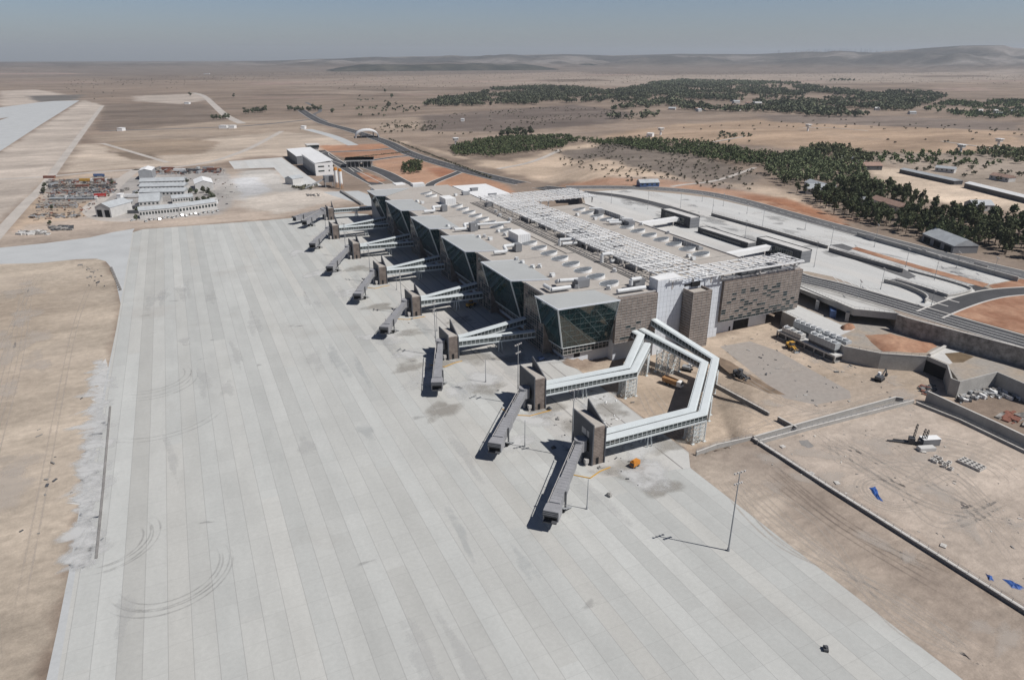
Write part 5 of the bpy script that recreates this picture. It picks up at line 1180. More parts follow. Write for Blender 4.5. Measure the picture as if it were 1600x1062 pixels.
for i in range(11):
    p = at(174+14*i/10, 420+33*i/10); b = MB(); b.box(p[0]-.6,p[0]+.6,p[1]-1,p[1]+1,.01,.9); b.box(p[0]-.35,p[0]+.35,p[1]-.8,p[1]+.8,.9,1.15); tag(b.build('barrier_block', M['conc_d']), 'grey barrier block in the short row on the concrete shoulder', 'barrier', 'barrier blocks on the shoulder')
for i, (px, py) in enumerate([(865,700),(872,655),(858,640),(938,731),(1290,1015),(952,775)]):
    p = at(px, py); b = MB(); b.obox(p, i, 1.5, 1.0, .02, .5+.2*(i % 3)); b.obox(p, i+.5, .7, .6, .5+.2*(i % 3), .9+.2*(i % 3)); tag(b.build('crate', M['conc' if i % 2 else 'steel_d']), ['pale crate by the second gate tower shadow','dark crate just north of the second gate tower','small pale crate out from the second gate tower','dark crate at the foot of the first gate tower','lone pale crate far out on the apron slabs','dark crate on the apron between the generator and a slim post'][i], 'crate')
for k, (x, y, h, ln) in enumerate(GT[:5]):                       # yellow hose barriers round the stands
    b = MB(); q = [(x-9,y-1),(x-4,y-6),(x+1,y-4),(x+5,y-3.5)] if k % 2 == 0 else [(x-10,y+6),(x-8,y),(x-3,y-3),(x+6,y-2.5)]
    for a, c in zip(q[:-1], q[1:]): b.bar((*a,.12), (*c,.12), .35, .2)
    tag(b.build('hose_barrier', M['yellow']), 'thin yellow hose barrier on the ground round the %s gate tower' % ORD[k], 'barrier', 'yellow hose barriers')

# ------------------------------------------------------------------ buildings beyond the apron
def house(name, f0, f1, depth, h, wall, roof, label, cat='building', kind='gable', rise=.25, group=None, z=None, wins=0, over=.3, doors=0):
    a, b_ = Vector(at(*f0, z)), Vector(at(*f1, z)); L = (b_-a).length; an = math.atan2(b_.y-a.y, b_.x-a.x)
    root = empty(name, (0,0,0), label, cat, group)
    b = MB(); b.box(0, L, 0, depth, 0, h); wl_ = b.build('walls', M[wall], root)
    r = MB(); o = over
    if kind == 'gable':                                         # ridge along the front
        hh = h+depth*rise; r.add([(-o,-o,h),(L+o,-o,h),(L+o,depth/2,hh),(-o,depth/2,hh),(-o,depth+o,h),(L+o,depth+o,h),(-o,-o,h-.15),(L+o,-o,h-.15),(-o,depth+o,h-.15),(L+o,depth+o,h-.15)], [(0,1,2,3),(3,2,5,4),(6,7,1,0),(4,5,9,8),(1,7,9,5,2),(0,3,4,8,6)])
    elif kind == 'cross':                                       # ridge runs away from the front
        hh = h+L*rise*.5; r.add([(-o,-o,h),(L/2,-o,hh),(L/2,depth+o,hh),(-o,depth+o,h),(L+o,-o,h),(L+o,depth+o,h)], [(0,1,2,3),(1,4,5,2)]); b2 = MB(); b2.add([(0,-.01,h),(L,-.01,h),(L/2,-.01,hh-.1)], [(0,1,2)]); b2.build('gable', M[wall], root)
    else: r.box(-o, L+o, -o, depth+o, h, h+.35)
    r.build('roof', M[roof], root)
    for i in range(wins):
        w_ = MB(); x = L*(i+.5)/wins; w_.box(x-min(.8,L/wins*.3), x+min(.8,L/wins*.3), -.06, -.003, h*.45, h*.78); w_.build('window', M['glass_d'], root)
    for i in range(doors):
        w_ = MB(); x = L*(i+.5)/doors; w_.box(x-L/doors*.32, x+L/doors*.32, -.07, -.004, 0, h*.75); w_.build('door', M['black'], root)
    root.location = a; root.rotation_euler = (0, 0, an); return root
# construction camp
house('camp_warehouse', (218,281), (239,280), 26, 9, 'steel', 'white_paint', 'blue grey camp warehouse with a white gabled roof', 'warehouse', 'cross', .3)
house('camp_warehouse', (306,299), (334,297), 30, 7, 'plaster', 'white_paint', 'pale gabled camp hall at the terminal side of the offices', 'hall', 'cross', .35)
house('camp_tent', (151,339), (175,340), 25, 8.0, 'plaster', 'tin', 'large grey arched storage tent with open dark doors', 'tent', 'cross', .5, doors=2)
for i, (y0, y1, lab) in enumerate(((291,289,'long camp dormitory with ribbed grey roof, hindmost of the stacked rows'),(299,297.5,'long camp dormitory between two other ribbed grey roofs'),(308,306.5,'long camp dormitory with white wall facing the courtyard'))):
    house('camp_dormitory', (218,y0), (289,y1), 13, 4.5, 'plaster', 'tin', lab, 'dormitory', 'gable', .2, 'camp dormitory rows', wins=12)
house('camp_canteen', (218,324), (250,322), 26, 4.5, 'plaster', 'tin', 'broad grey roofed canteen block in the camp courtyard', 'canteen', 'gable', .2, wins=5)
house('camp_office', (270,319), (303,316), 11, 5, 'plaster', 'tin', 'short white office row with dark shrubs in front in the camp', 'office', 'gable', .2, wins=8)
house('camp_office', (219,342), (280,336), 11, 6.5, 'plaster', 'tin', 'long white two storey office row behind the parked cars', 'office', 'gable', .2, wins=13)
house('camp_office', (281,336), (340,327), 11, 6.5, 'plaster', 'tin', 'long white office row continuing toward the hangar track', 'office', 'gable', .2, wins=12)
house('camp_store', (178,323), (208,321), 7, 3.4, 'plaster', 'tin', 'low camp store beside the storage tent', 'store', 'gable', .2, wins=5)
house('camp_gatehouse', (332,319), (341,318), 8, 4, 'white_paint', 'plaster', 'tiny white gatehouse at the corner of the camp', 'gatehouse', 'flat')
house('camp_store', (183,311), (189,311), 6, 4, 'white_paint', 'white_paint', 'small white cube store on the camp road', 'store', 'flat')
r4 = random.Random(8)
for i in range(17):
    t = i/16; px = 228+t*112; py = 345-t*15+(0 if i % 3 else 1.5)
    place(car('small white car in the row parked before the camp offices', 'white_paint' if i % 5 else 'white_paint', 'cars parked before the camp offices'), (px, py), heading((228,345),(340,330))+math.pi/2+r4.uniform(-.15,.15))
for i, (px, py, lab) in enumerate(((208,345,'white car parked alone at the bend of the camp road'),(171,338,'white car beside the storage tent doors'),(224,338,'grey car at the corner of the long office row'))): place(car(lab, 'white_paint' if i < 2 else 'steel'), (px, py), .5+i)
for px, py, a, lab, pt, ld, l, bx in ((157,308,1.2,'bright red lorry on the camp road near the storage tent','redp','redp',10,True),(129,312,0.1,'long white flatbed lorry among the scrap rows','white_paint','steel',26,False),(135,284,.1,'yellow bodied lorry in the scrap rows','white_paint','yellow',13,True),(158,284,.1,'brown bodied lorry with white cab in the scrap rows','white_paint','rust',13,True),(155,276.5,.1,'blue bodied lorry at the top of the scrap rows','blue','blue',11,True),(208,309,.1,'white coach lorry on the edge of the camp courtyard','white_paint','white_paint',16,True),(263,266,.1,'rusty lorry in the truck line behind the camp','rust','rust',14,True),(281,268,.1,'white lorry in the truck line behind the camp','white_paint','white_paint',13,True),(306,269,.1,'dark lorry in the truck line behind the camp','steel_d','steel_d',16,True),(335,267,.1,'dark crane lorry at the end of the truck line','steel_d','rust',16,True),(126,301,.1,'grey lorry trailer lying in the scrap rows','steel','junk',14,True),(92,312,.1,'pale lorry trailer low in the scrap rows','white_paint','tin',16,False)):
    place(lorry(lab, pt, ld, l, bx), (px, py), heading((100,300),(200,299))+a*.3)
for i, (x0, x1, y, n, mats) in enumerate(((75,180,284,60,['junk','steel','rust']),(75,180,292,90,['junk','steel_d','bark']),(82,180,300,90,['rust','junk','steel','steel_d']),(80,150,309,80,['steel','junk','steel_d']),(60,120,322,130,['junk','steel','bark','tan']),(48,125,338,24,['steel','junk','bark']),(80,112,357,60,['steel_d','junk']),(30,75,364,40,['plaster','junk']),(230,292,270,50,['rust','steel','bark','junk']),(290,345,268,30,['steel_d','rust'])))    :
    clutter('scrap', int(n*3.6), [(x0,y-3),(x1,y-3.4),(x1,y+3),(x0,y+3)], 0, (.6,2.3), mats, 'rows of scrap and building material west of the camp' if x0 < 200 else 'building material behind the camp sheds', 'scrap', 20+i, flat=.75, ang=heading((100,300),(200,299)), spread=.55)
clutter('scrap', 420, [(68,286),(180,277),(176,304),(150,316),(132,338),(52,346),(58,312)], 0, (.5,1.7), ['bark','junk','rust','steel_d','tan'], 'brown and grey bits of material littering the west yard of the camp', 'scrap', 61, flat=.8)
clutter('scrap', 160, [(222,346),(345,330),(378,300),(350,266),(240,266),(215,290)], 0, (.4,1.3), ['bark','junk','steel_d','plaster'], 'bits of material lying between the camp buildings', 'scrap', 62, flat=.8)
g = random.Random(66); q0 = heading((100,300),(200,299))
for i in range(26):
    px, py = g.choice([(g.uniform(245,345),g.uniform(264,272)), (g.uniform(75,180),g.uniform(276,305)), (g.uniform(185,215),g.uniform(292,335))])
    p = at(px, py); b = MB(); l = g.choice([6,12,12]); b.obox((p[0],p[1]), q0+g.choice([0,1.57])+g.uniform(-.1,.1), l, 2.5, 0, 2.6)
    for k in range(int(l/1.2)): b.obox((p[0],p[1]), q0, .1, .1, 2.6, 2.62)
    tag(b.build('shipping_container', M[g.choice(['steel','rust','junk','junk','tin','steel_d'])]), 'weathered shipping container standing in the yards of the construction camp', 'container', 'containers round the construction camp')
# cargo hangars with their glass-topped tower
def bx(name, label, cat, x0, x1, y0, y1, h, wall, roof, slope=0.0):
    root = empty(name, (x0,y0,0), label, cat); b = MB(); b.box(x0,x1,y0,y1,0,h); b.build('walls', M[wall], root)
    b = MB(); b.hexa([(x0-.4,y0-.4,h),(x1+.4,y0-.4,h+slope),(x1+.4,y1+.4,h+slope),(x0-.4,y1+.4,h)], [(x0-.4,y0-.4,h+.5),(x1+.4,y0-.4,h+slope+.5),(x1+.4,y1+.4,h+slope+.5),(x0-.4,y1+.4,h+.5)]); b.build('roof', M[roof], root); return root
pB, pE = at(494,275), at(520.5,274.5); pN = at(466,258.5)
hB = bx('cargo_hangar', 'white cargo hangar with square windows in its end wall', 'hangar', pB[0], pB[0]+abs(pE[0]-pB[0])+2, pB[1], pN[1]-6, 13.5, 'white_paint', 'white_paint', 2.0)
for z, xs in ((9.0,((3,9.5),(14,15.5),(19,20.5))),(4.2,((3,9.5),(14,15.5),(19,20.5)))):
    for u0, u1 in xs: b = MB(); b.box(pB[0]+u0, pB[0]+u1, pB[1]-.08, pB[1]-.003, z, z+1.5); b.build('window', M['glass_d'], hB)
b = MB(); b.box(pB[0]-.2, pB[0]-.004, pB[1]+4, pN[1]-10, .2, 11.5); b.build('dark_west_panel', M['greyclad'], hB)  # grey panel: the shade on the west wall is put into its colour
pA, pA2 = at(465,257.5), at(448,246)
hA = bx('cargo_hangar', 'farther white roofed cargo hangar with a dark side', 'hangar', pA[0], pA[0]+30, pA[1]+2, pA2[1]+6, 9.5, 'greyclad', 'white_paint', 1.0)
b = MB(); b.box(pA[0]-.3, pA[0]-.004, pA[1]+5, pA2[1]+3, .2, 8); b.build('dark_west_panel', M['steel_d'], hA)  # dark panel laid over the west side
pt_ = at(483,243); tw = empty('control_tower', pt_, 'squat tower with a dark glass cabin behind the hangars', 'tower')
b = MB(); b.box(pt_[0],pt_[0]+13,pt_[1],pt_[1]+14,0,9.5); b.build('walls', M['plaster'], tw); b = MB(); b.box(pt_[0]-1,pt_[0]+14,pt_[1]-1,pt_[1]+15,9.5,13); b.build('glass_cabin', M['glass_d'], tw); b = MB(); b.box(pt_[0]-2,pt_[0]+15,pt_[1]-2,pt_[1]+16,13,13.7); b.build('roof', M['plaster'], tw)
ck = at(540,262); cn = empty('checkpoint_canopy', (0,0,0), 'white flat canopy over dark lanes on the service road', 'canopy')
p0, p1 = Vector(at(540,262)), Vector(at(583,261)); L = (p1-p0).length; an = math.atan2(p1.y-p0.y, p1.x-p0.x)
b = MB(); b.box(-1,L+1,-1,26,7.0,8.6); b.build('roof', M['white_paint'], cn); b.build('roof', M['white_paint'], cn)
for x in np.linspace(1, L-2, 7):
    for y in (1, 12, 23): MB().box(x, x+.8, y, y+.8, 0, 7).build('column', M['rail'], cn)
for q in ((3,L*.45,6,18,0,6.9), (L*.6,L-3,8,16,0,6.9)): MB().box(*q).build('booth', M['steel_d'], cn); cn.location = p0; cn.rotation_euler = (0,0,an)
ar = empty('gate_arch', (0,0,0), 'white vaulted arch spanning the main road', 'arch')
pl, pr = Vector(at(555.5,216)), Vector(at(593,215)); W_ = (pr-pl).length/2; mid = (pl+pr)/2; an = math.atan2(pr.y-pl.y, pr.x-pl.x); P = []; n = 24
for i in range(n+1):
    t = math.pi*i/n
    for (rx, rz, yy) in ((W_,12.5,0),(W_,12.5,22),(W_*.9,11.0,22),(W_*.9,11.0,0)): P.append((rx*math.cos(t), yy-4*math.sin(t)*(1 if yy == 0 else -1), max(rz*math.sin(t)**.85, 0) if 0 < i < n else 0))
b = MB(); b.add(P, [(4*i+k, 4*i+(k+1)%4, 4*i+4+(k+1)%4, 4*i+4+k) for i in range(n) for k in range(4)]); b.build('vault', M['white_paint'], ar)
for q in ((-2,2,8,12,0,4), (-W_*.55,-W_*.5,2,16,0,8), (W_*.5,W_*.55,2,16,0,8)): MB().box(*q).build('booth', M['rail'], ar); ar.location = mid; ar.rotation_euler = (0,0,an)
for i, px in enumerate(((526.5,293),(533.5,295))):
    p = at(*px); s = empty('cement_silo', p, ('white and orange cement silo on the hangar side','white and orange cement silo on the terminal side')[i], 'silo', 'cement silos of the batching plant')
    b = MB(); b.tube((p[0],p[1],5),(p[0],p[1],17),1.7,1.7,16); b.tube((p[0],p[1],2.5),(p[0],p[1],5),.4,1.7,16); b.build('vessel', M['white_paint'], s)
    b = MB(); b.tube((p[0],p[1],17),(p[0],p[1],19.5),1.75,1.5,16); b.build('top_ring', M['orange'], s); b = MB()
    for k in range(4): b.bar((p[0]+1.6*math.cos(k*1.57),p[1]+1.6*math.sin(k*1.57),0),(p[0]+1.6*math.cos(k*1.57),p[1]+1.6*math.sin(k*1.57),6),.3)
    b.build('leg', M['orange'], s)
p = at(514,292); bp = empty('batching_plant', p, 'grey concrete batching tower with a sloping conveyor by the silos', 'plant'); b = MB(); b.box(p[0]-4,p[0]+5,p[1]-3,p[1]+5,5,11); b.build('mixer_house', M['greyclad'], bp); b = MB(); b.bar((p[0]-4,p[1],8),(p[0]-24,p[1]-3,1),1.2); b.build('conveyor', M['steel'], bp); b = MB()
for u, v in ((-3.6,-2.6),(4.6,-2.6),(4.6,4.6),(-3.6,4.6)): b.bar((p[0]+u,p[1]+v,0),(p[0]+u,p[1]+v,5),.6)
b.build('leg', M['steel'], bp)
house('site_shed', (458,289), (475,286), 12, 6, 'plaster', 'tin', 'small pale shed beside dark shrubs near the batching plant', 'shed', 'gable', .2)
p0, p1 = at(533,300), at(566,321); b = MB(); b.ribbon([(p0[0],p0[1],0),(p1[0],p1[1],0)], 1.3, 0, 1.5); b.ribbon([(p0[0],p0[1],0),(p1[0],p1[1],0)], .9, 1.5, 1.7); tag(b.build('culvert_wall', M['conc_d']), 'long low concrete culvert running from the silos to the terminal annex', 'culvert')
p = at(485,305); clutter('rubble', 30, [(478,303),(500,303),(500,307),(478,307)], 0, (.8,2), ['steel_d','junk'], 'dark gravel heaps on the dust by the gates', 'rubble', 40)
# sheds and houses among the trees to the right
house('long_shed', (1405,270), (1490,289), 9, 3.6, 'steel_d', 'tin', 'long open sided shed with grey roof on the bare lot', 'shed', 'gable', .15)
house('long_shed', (1506,293), (1640,327), 9, 4, 'steel_d', 'white_paint', 'long open sided shed with bright roof at the edge of the bare lot', 'shed', 'gable', .15)
house('farm_shed', (1440,376), (1488,396), 15, 4.6, 'greyclad', 'tin', 'large green grey shed at the foot of the pine belt', 'shed', 'gable', .25, doors=3)
for f0, f1, dp, h, wl_, rf_, lab in (((1258,303),(1304,306),14,4.5,'plaster','tin','grey roofed house with white wall inside the pine belt'),((1256,292),(1282,300),10,4.5,'plaster','tin','small house half hidden near the top of the pine belt'),((1358,318),(1404,332),10,4,'plaster','rosy','low house with brownish roof among the pines'),((1305,256),(1350,258),14,4.5,'plaster','tin','long grey house behind the dark pines'),((1322,266),(1378,266),12,4.5,'steel_d','rosy','low open shed behind the dark pines'),((1520,330),(1552,330),12,4.5,'plaster','tin','small grey roofed house at the end of the bare lot'),((1000,293),(1030,292),10,4,'blue','tin','small blue walled hut beyond the ring road'),((1340,318),(1350,320),8,4,'plaster','tin','small cube house between pines'),((1460,268),(1490,271),8,4,'plaster','tin','tiny house beyond the long sheds'),((1545,280),(1575,285),9,4,'plaster','rosy','tiny brown roofed house in the scrub past the sheds')):
    house('house', f0, f1, dp, h, wl_, rf_, lab, 'house', 'gable', .25, wins=4)
g = random.Random(12)
for i in range(26):
    px = g.choice([g.uniform(1010,1200), g.uniform(1090,1430), g.uniform(1500,1600)]); py = g.uniform(158,180) if px < 1430 else g.uniform(168,182)
    house('village_house', (px,py), (px+g.uniform(4,11),py+g.uniform(-.2,.3)), g.uniform(9,16), g.uniform(4,6), 'plaster', g.choice(['plaster','tin','rosy']), 'small pale village house among the mid distance trees', 'house', 'gable', .2, 'village houses among the trees')
for i, (px, py, w0) in enumerate(((318,116,9),(288,163,7),(342,201,12),(357,201,9),(1010,214,9),(720,190,5),(183,205,8),(470,202,6))):
    house('field_hut', (px,py), (px+w0,py), 12, 5, 'white_paint', 'white_paint', ['white long hut far out on the plain','white hut beside the pale square in the brown field','white twin hut by the country road','smaller white hut by the country road','white hut by the boundary track','tiny white hut in the middle field','white lorry sized hut on the country road verge','tiny white hut where roads meet'][i], 'hut', 'flat')
for i, (px, py) in enumerate(((1262,205),(1559,230),(1032,211),(712,227),(1500,240))):
    p = at(px, py); t_ = empty('watch_tower', p, ['white watch tower on the bend of the boundary track','white watch tower above the long sheds','white watch tower at the start of the boundary track','white watch tower by the plantation corner','white watch tower over the scrub plantation'][i], 'watch tower'); zb = p[2]; b = MB(); b.tube((p[0],p[1],zb),(p[0],p[1],zb+7),1.6,1.4,8); b.build('shaft', M['white_paint'], t_); b = MB(); b.box(p[0]-3,p[0]+3,p[1]-3,p[1]+3,zb+7,zb+10); b.build('cabin', M['plaster'], t_); b = MB(); b.box(p[0]-4,p[0]+4,p[1]-4,p[1]+4,zb+10,zb+10.8); b.build('roof', M['white_paint'], t_)

# ------------------------------------------------------------------ trees and scrub
def leaf_cloud(g, lobes, n, size):
    V, F = [], []
    for _ in range(n):
        cx_, cy_, cz, rx, rz = g.choice(lobes)
        while True:
            u = Vector((g.uniform(-1,1), g.uniform(-1,1), g.uniform(-1,1)))
            if .25 < u.length < 1: break
        u *= .55+.45*g.random()/max(u.length, .5)*u.length
        c = Vector((cx_+u.x*rx, cy_+u.y*rx, cz+u.z*rz)); s = size*g.uniform(.6, 1.35)
        a = Vector((g.uniform(-1,1), g.uniform(-1,1), g.uniform(-.4,.6))).normalized(); b = a.cross(Vector((g.uniform(-1,1), g.uniform(-1,1), g.uniform(-1,1)))).normalized(); k = len(V)
        V += [c-a*s, c+b*s*.7, c+a*s, c-b*s*.7]; F.append((k,k+1,k+2,k+3))
        V += [c-b*s*.6+Vector((0,0,-s*.2)), c+a.cross(b)*s*.8, c+b*s*.6, c-a.cross(b)*s*.5]; F.append((k+4,k+5,k+6,k+7))
    return V, F
def mesh_of(name, V, F, m):
    me = bpy.data.meshes.new(name); me.from_pydata([tuple(v) for v in V], [], F); me.materials.append(m); me.update(); return me
def tree_proto(kind, seed):
    g = random.Random(seed)
    if kind == 'pine':
        h = g.uniform(10, 13.5); lobes = [(0,0,h*.62,g.uniform(2.0,2.8),h*.3),(g.uniform(-1,1),g.uniform(-1,1),h*.78,1.8,h*.2)]
        lobes += [(2.0*math.cos(a)*g.uniform(.6,1.1), 2.0*math.sin(a)*g.uniform(.6,1.1), h*g.uniform(.3,.8), g.uniform(1.1,1.8), g.uniform(1.0,1.9)) for a in [g.uniform(0,6.28) for _ in range(6)]]
        V, F = leaf_cloud(g, lobes, 330, .62); mt = M['pine']; tr_ = .26
    else:
        h = g.uniform(11, 15); lobes = [(0,0,h*.52,h*.28,h*.4)]+[(h*.2*math.cos(a), h*.2*math.sin(a), h*g.uniform(.24,.75), h*g.uniform(.13,.2), h*g.uniform(.12,.2)) for a in [g.uniform(0,6.28) for _ in range(6)]]
        V, F = leaf_cloud(g, lobes, 380, .85); mt = M['leaf']; tr_ = .35
    b = MB(); b.tube((0,0,-.3),(.1,.05,h*.45),tr_,tr_*.6,7); b.tube((.1,.05,h*.45),(.25,.1,h*.85),tr_*.6,.06,6)
    for a in (0.3,2.2,4.1): b.tube((.05,0,h*.35+.2*a),(1.6*math.cos(a),1.6*math.sin(a),h*.55+.2*a),.1,.04,5)
    tm = bpy.data.meshes.new('trunk'); tm.from_pydata(b.v, [], b.f); tm.materials.append(M['bark']); return mesh_of('crown', V, F, mt), tm
PROT = {k: [tree_proto(k, 50+i) for i in range(6)] for k in ('pine','broad')}
def tree(name, kind, x, y, s, g, label, group, z=0.0):
    cm, tm = g.choice(PROT[kind]); z = float(ground(x, y)[0]); r = empty(name, (x,y,z), label, 'tree', group); r.rotation_euler = (0,0,g.uniform(0,6.28)); r.scale = (s*g.uniform(.9,1.1), s*g.uniform(.9,1.1), s)
    for nm, me in (('crown', cm), ('trunk', tm)):
        o = bpy.data.objects.new(nm, me); col.objects.link(o); o.parent = r
def scatter(poly, spacing, g, z=None, limit=10**6, dens=None, thr=.43):
    P = ats(poly, z); xs = np.array([p[0] for p in P]); ys = np.array([p[1] for p in P]); out = []
    area = .5*abs(sum(P[i][0]*P[(i+1)%len(P)][1]-P[(i+1)%len(P)][0]*P[i][1] for i in range(len(P))))
    n = int(area/(spacing*spacing)*.8); rs = np.random.RandomState(g.randrange(10**6))
    bb = (xs.max()-xs.min())*(ys.max()-ys.min()); m_ = min(int(n*bb/max(area,1)*1.15)+10, 400000)
    X = rs.uniform(xs.min(), xs.max(), m_); Y = rs.uniform(ys.min(), ys.max(), m_); keep = sdist(X, Y, P) > 0
    if dens: keep &= fbm(X/dens, Y/dens, 4, g.randrange(99)) > thr
    X, Y = X[keep], Y[keep]; cell = {}
    for x, y in zip(X, Y):
        k = (int(x//spacing), int(y//spacing))
        if k in cell: continue
        cell[k] = 1; out.append((x, y))
        if len(out) >= limit: break
    return out
gt = random.Random(77)
belt = scatter([(1185,266),(1225,250),(1262,240),(1300,262),(1345,268),(1362,288),(1400,306),(1450,326),(1500,338),(1600,352),(1760,380),(1760,440),(1600,404),(1520,388),(1440,372),(1370,356),(1300,334),(1262,312),(1225,290)], 5.3, gt, dens=22, thr=.32)
belt = [q for q in belt if not any(abs(q[0]-c[0]) < 15 and abs(q[1]-c[1]) < 15 for c in [at(1270,300), at(1285,301), at(1380,322), at(1470,392), at(1490,400), at(1450,385), at(1270,294)])]
belt.sort(key=lambda q: math.hypot(*q))
inview = lambda q: 0 <= (PCX+FPX*np.dot(np.array([q[0],q[1],-CAM_H]), _R)/np.dot(np.array([q[0],q[1],-CAM_H]), _fw)) <= 1610
near = [q for q in belt if inview(q)][:292]; ns = set(near); rest = [q for q in belt if q not in ns]
for q in near: tree('pine_tree', 'pine', q[0], q[1], gt.uniform(.75, 1.2), gt, 'dark green pine in the dense belt beyond the ring road', 'pines in the belt beyond the ring road')
def forest(name, pts, m, hs, ws, nq, size, label, seed, cat='woodland', z=0.0):   # far wood that reads as one mass
    rs = np.random.RandomState(seed); n = len(pts)
    if not n: return
    P = np.array(pts, float); H = rs.uniform(*hs, n); W = rs.uniform(*ws, n)
    c = np.repeat(np.concatenate([P[:,:2], z+ground(P[:,0], P[:,1])[:,None]], 1), nq, 0); Hh = np.repeat(H, nq); Ww = np.repeat(W, nq); N = n*nq
    d = rs.normal(size=(N,3)); d /= np.linalg.norm(d, axis=1)[:,None]; r_ = rs.uniform(.35, 1, N)[:,None]
    c = c+d*r_*np.stack([Ww*.5, Ww*.5, Hh*.38], 1); c[:,2] += Hh*.58
    a = rs.normal(size=(N,3)); a /= np.linalg.norm(a, axis=1)[:,None]; b = np.cross(a, rs.normal(size=(N,3))); b /= np.linalg.norm(b, axis=1)[:,None]
    s = (rs.uniform(.6, 1.3, N)*size)[:,None]; V = np.stack([c-a*s, c+b*s*.75, c+a*s, c-b*s*.75], 1).reshape(-1,3)
    me = bpy.data.meshes.new(name); me.vertices.add(len(V)); me.vertices.foreach_set('co', V.astype(np.float32).ravel()); me.loops.add(len(V)); me.loops.foreach_set('vertex_index', np.arange(len(V), dtype=np.int32)); me.polygons.add(N); me.polygons.foreach_set('loop_start', (np.arange(N)*4).astype(np.int32)); me.update(); me.validate(); me.materials.append(m)
    o = bpy.data.objects.new(name, me); col.objects.link(o); return tag(o, label, cat, kind='stuff')
forest('woodland', rest, M['pine'], (9,13), (4.5,6.5), 70, .9, 'thick of pines behind the single trees of the belt', 1)
forest('woodland', scatter([(1262,240),(1290,234),(1330,240),(1362,258),(1340,266),(1300,262)], 6.5, gt, dens=40), M['pine'], (11,15), (6,8), 70, 1.1, 'dark pine clump before the orange field', 2)
forest('plantation', scatter([(702,234),(740,222),(790,216),(888,214),(905,222),(880,232),(830,238),(770,246),(712,244)], 4.0, gt, dens=45, thr=.28), M['plant'], (5,8), (4,5.5), 26, .95, 'dense young plantation right of the main road', 3)
forest('plantation', scatter([(900,218),(1000,220),(1100,226),(1200,244),(1290,247),(1260,262),(1190,262),(1100,250),(1000,236),(940,228)], 4.4, gt, dens=50, thr=.26), M['plant'], (5,9), (4,6), 24, 1.0, 'long strip of young plantation before the pine belt', 4)
forest('woodland', scatter([(655,168),(690,156),(740,150),(770,140),(850,137),(900,139),(1010,150),(1010,165),(930,160),(860,163),(800,166),(720,166)], 8.5, gt, dens=90, thr=.47), M['leaf'], (10,18), (8,13), 22, 2.4, 'dark wood in the middle distance left of the village', 5)
forest('woodland', scatter([(960,145),(1010,134),(1100,132),(1160,138),(1260,136),(1350,146),(1440,146),(1480,152),(1430,172),(1350,184),(1240,182),(1140,178),(1050,180),(1000,187),(940,186),(960,170),(1030,160)], 9.5, gt, dens=95, thr=.49), M['leaf'], (10,19), (9,14), 22, 2.6, 'dark wood round the village in the middle distance', 6)
forest('woodland', scatter([(1440,172),(1480,160),(1600,158),(1760,160),(1760,200),(1600,188),(1500,184)], 9, gt, dens=80, thr=.44), M['plant'], (7,12), (8,12), 16, 2.2, 'grey green plantation at the far end of the village wood', 7)
forest('woodland', scatter([(1010,132),(1060,126),(1160,128),(1250,131),(1250,134),(1130,136),(1020,137)], 14, gt, dens=200), M['leaf'], (10,16), (10,14), 14, 3.0, 'thin row of dark trees behind the village wood', 8)
forest('woodland', scatter([(1270,126),(1320,124),(1340,127),(1280,129)], 22, gt, dens=200), M['leaf'], (10,16), (10,14), 14, 3.0, 'distant tree row on the plain beyond the village', 9)
forest('scrub', scatter([(1340,244),(1500,238),(1640,236),(1640,262),(1540,262),(1440,258),(1360,256)], 9, gt, dens=60), M['plant'], (4,8), (4,8), 24, 1.3, 'sparse green scrub beyond the bare lot', 10)
forest('scrub', scatter([(1480,232),(1560,234),(1700,246),(1700,262),(1580,256)], 7.5, gt, dens=70), M['pine'], (6,10), (5,7), 24, 1.3, 'green plantation strip past the long sheds', 11)
forest('scrub', scatter([(1400,260),(1640,264),(1700,310),(1560,286),(1480,276)], 15, gt, dens=60), M['scrub'], (2.5,6), (4,8), 20, 1.2, 'olive scrub round the long sheds', 12)
forest('scrub', scatter([(862,236),(960,222),(1110,246),(1210,276),(1260,318),(1190,300),(1120,296),(1040,292),(950,280),(880,262)], 9, gt, dens=45), M['scrub'], (1.0,3.2), (1.8,5), 14, .75, 'low scrub on the brown slope above the ring road', 13)
forest('scrub', scatter([(640,182),(900,165),(1000,180),(940,214),(760,212),(560,205)], 17, gt, dens=90), M['scrub'], (1.5,4), (2.5,6), 12, 1.0, 'scattered bushes on the brown field', 14)
forest('scrub', scatter([(560,150),(660,172),(640,184),(560,182),(530,170)], 24, gt, dens=120), M['leaf'], (4,9), (5,9), 16, 1.8, 'bushes along the far farm lane', 15)
forest('scrub', scatter([(600,196),(690,197),(690,204),(600,208)], 14, gt, dens=60), M['scrub'], (3,5), (5,8), 18, 1.4, 'dark bush clump in the field past the arch', 16)
forest('scrub', scatter([(1120,209),(1170,210),(1172,217),(1125,217)], 12, gt), M['leaf'], (3,6), (4,7), 20, 1.3, 'small orchard on the orange field', 17)
forest('scrub', scatter([(100,126),(560,108),(1000,112),(1640,112),(1640,132),(1000,130),(560,140),(100,160)], 75, gt, dens=400), M['scrub'], (1.5,4), (3,7), 8, 1.5, 'far scattered bushes on the plain', 18)
forest('scrub', scatter([(940,214),(1300,184),(1640,204),(1640,240),(1300,228),(1000,222)], 38, gt, dens=150), M['scrub'], (1.5,3.5), (3,5), 10, 1.3, 'few bushes on the orange field', 19)
forest('verge_shrubs', [tuple(Vector(at(x, y)[:2])+Vector((gt.uniform(-1,1), gt.uniform(-1,1)))) for x, y in [(608+k*1.15, 217.5+k*.44+(k*.003)**2) for k in range(140)]], M['scrub'], (1.5,2.6), (2,3), 14, .7, 'line of small shrubs along the main road', 20)
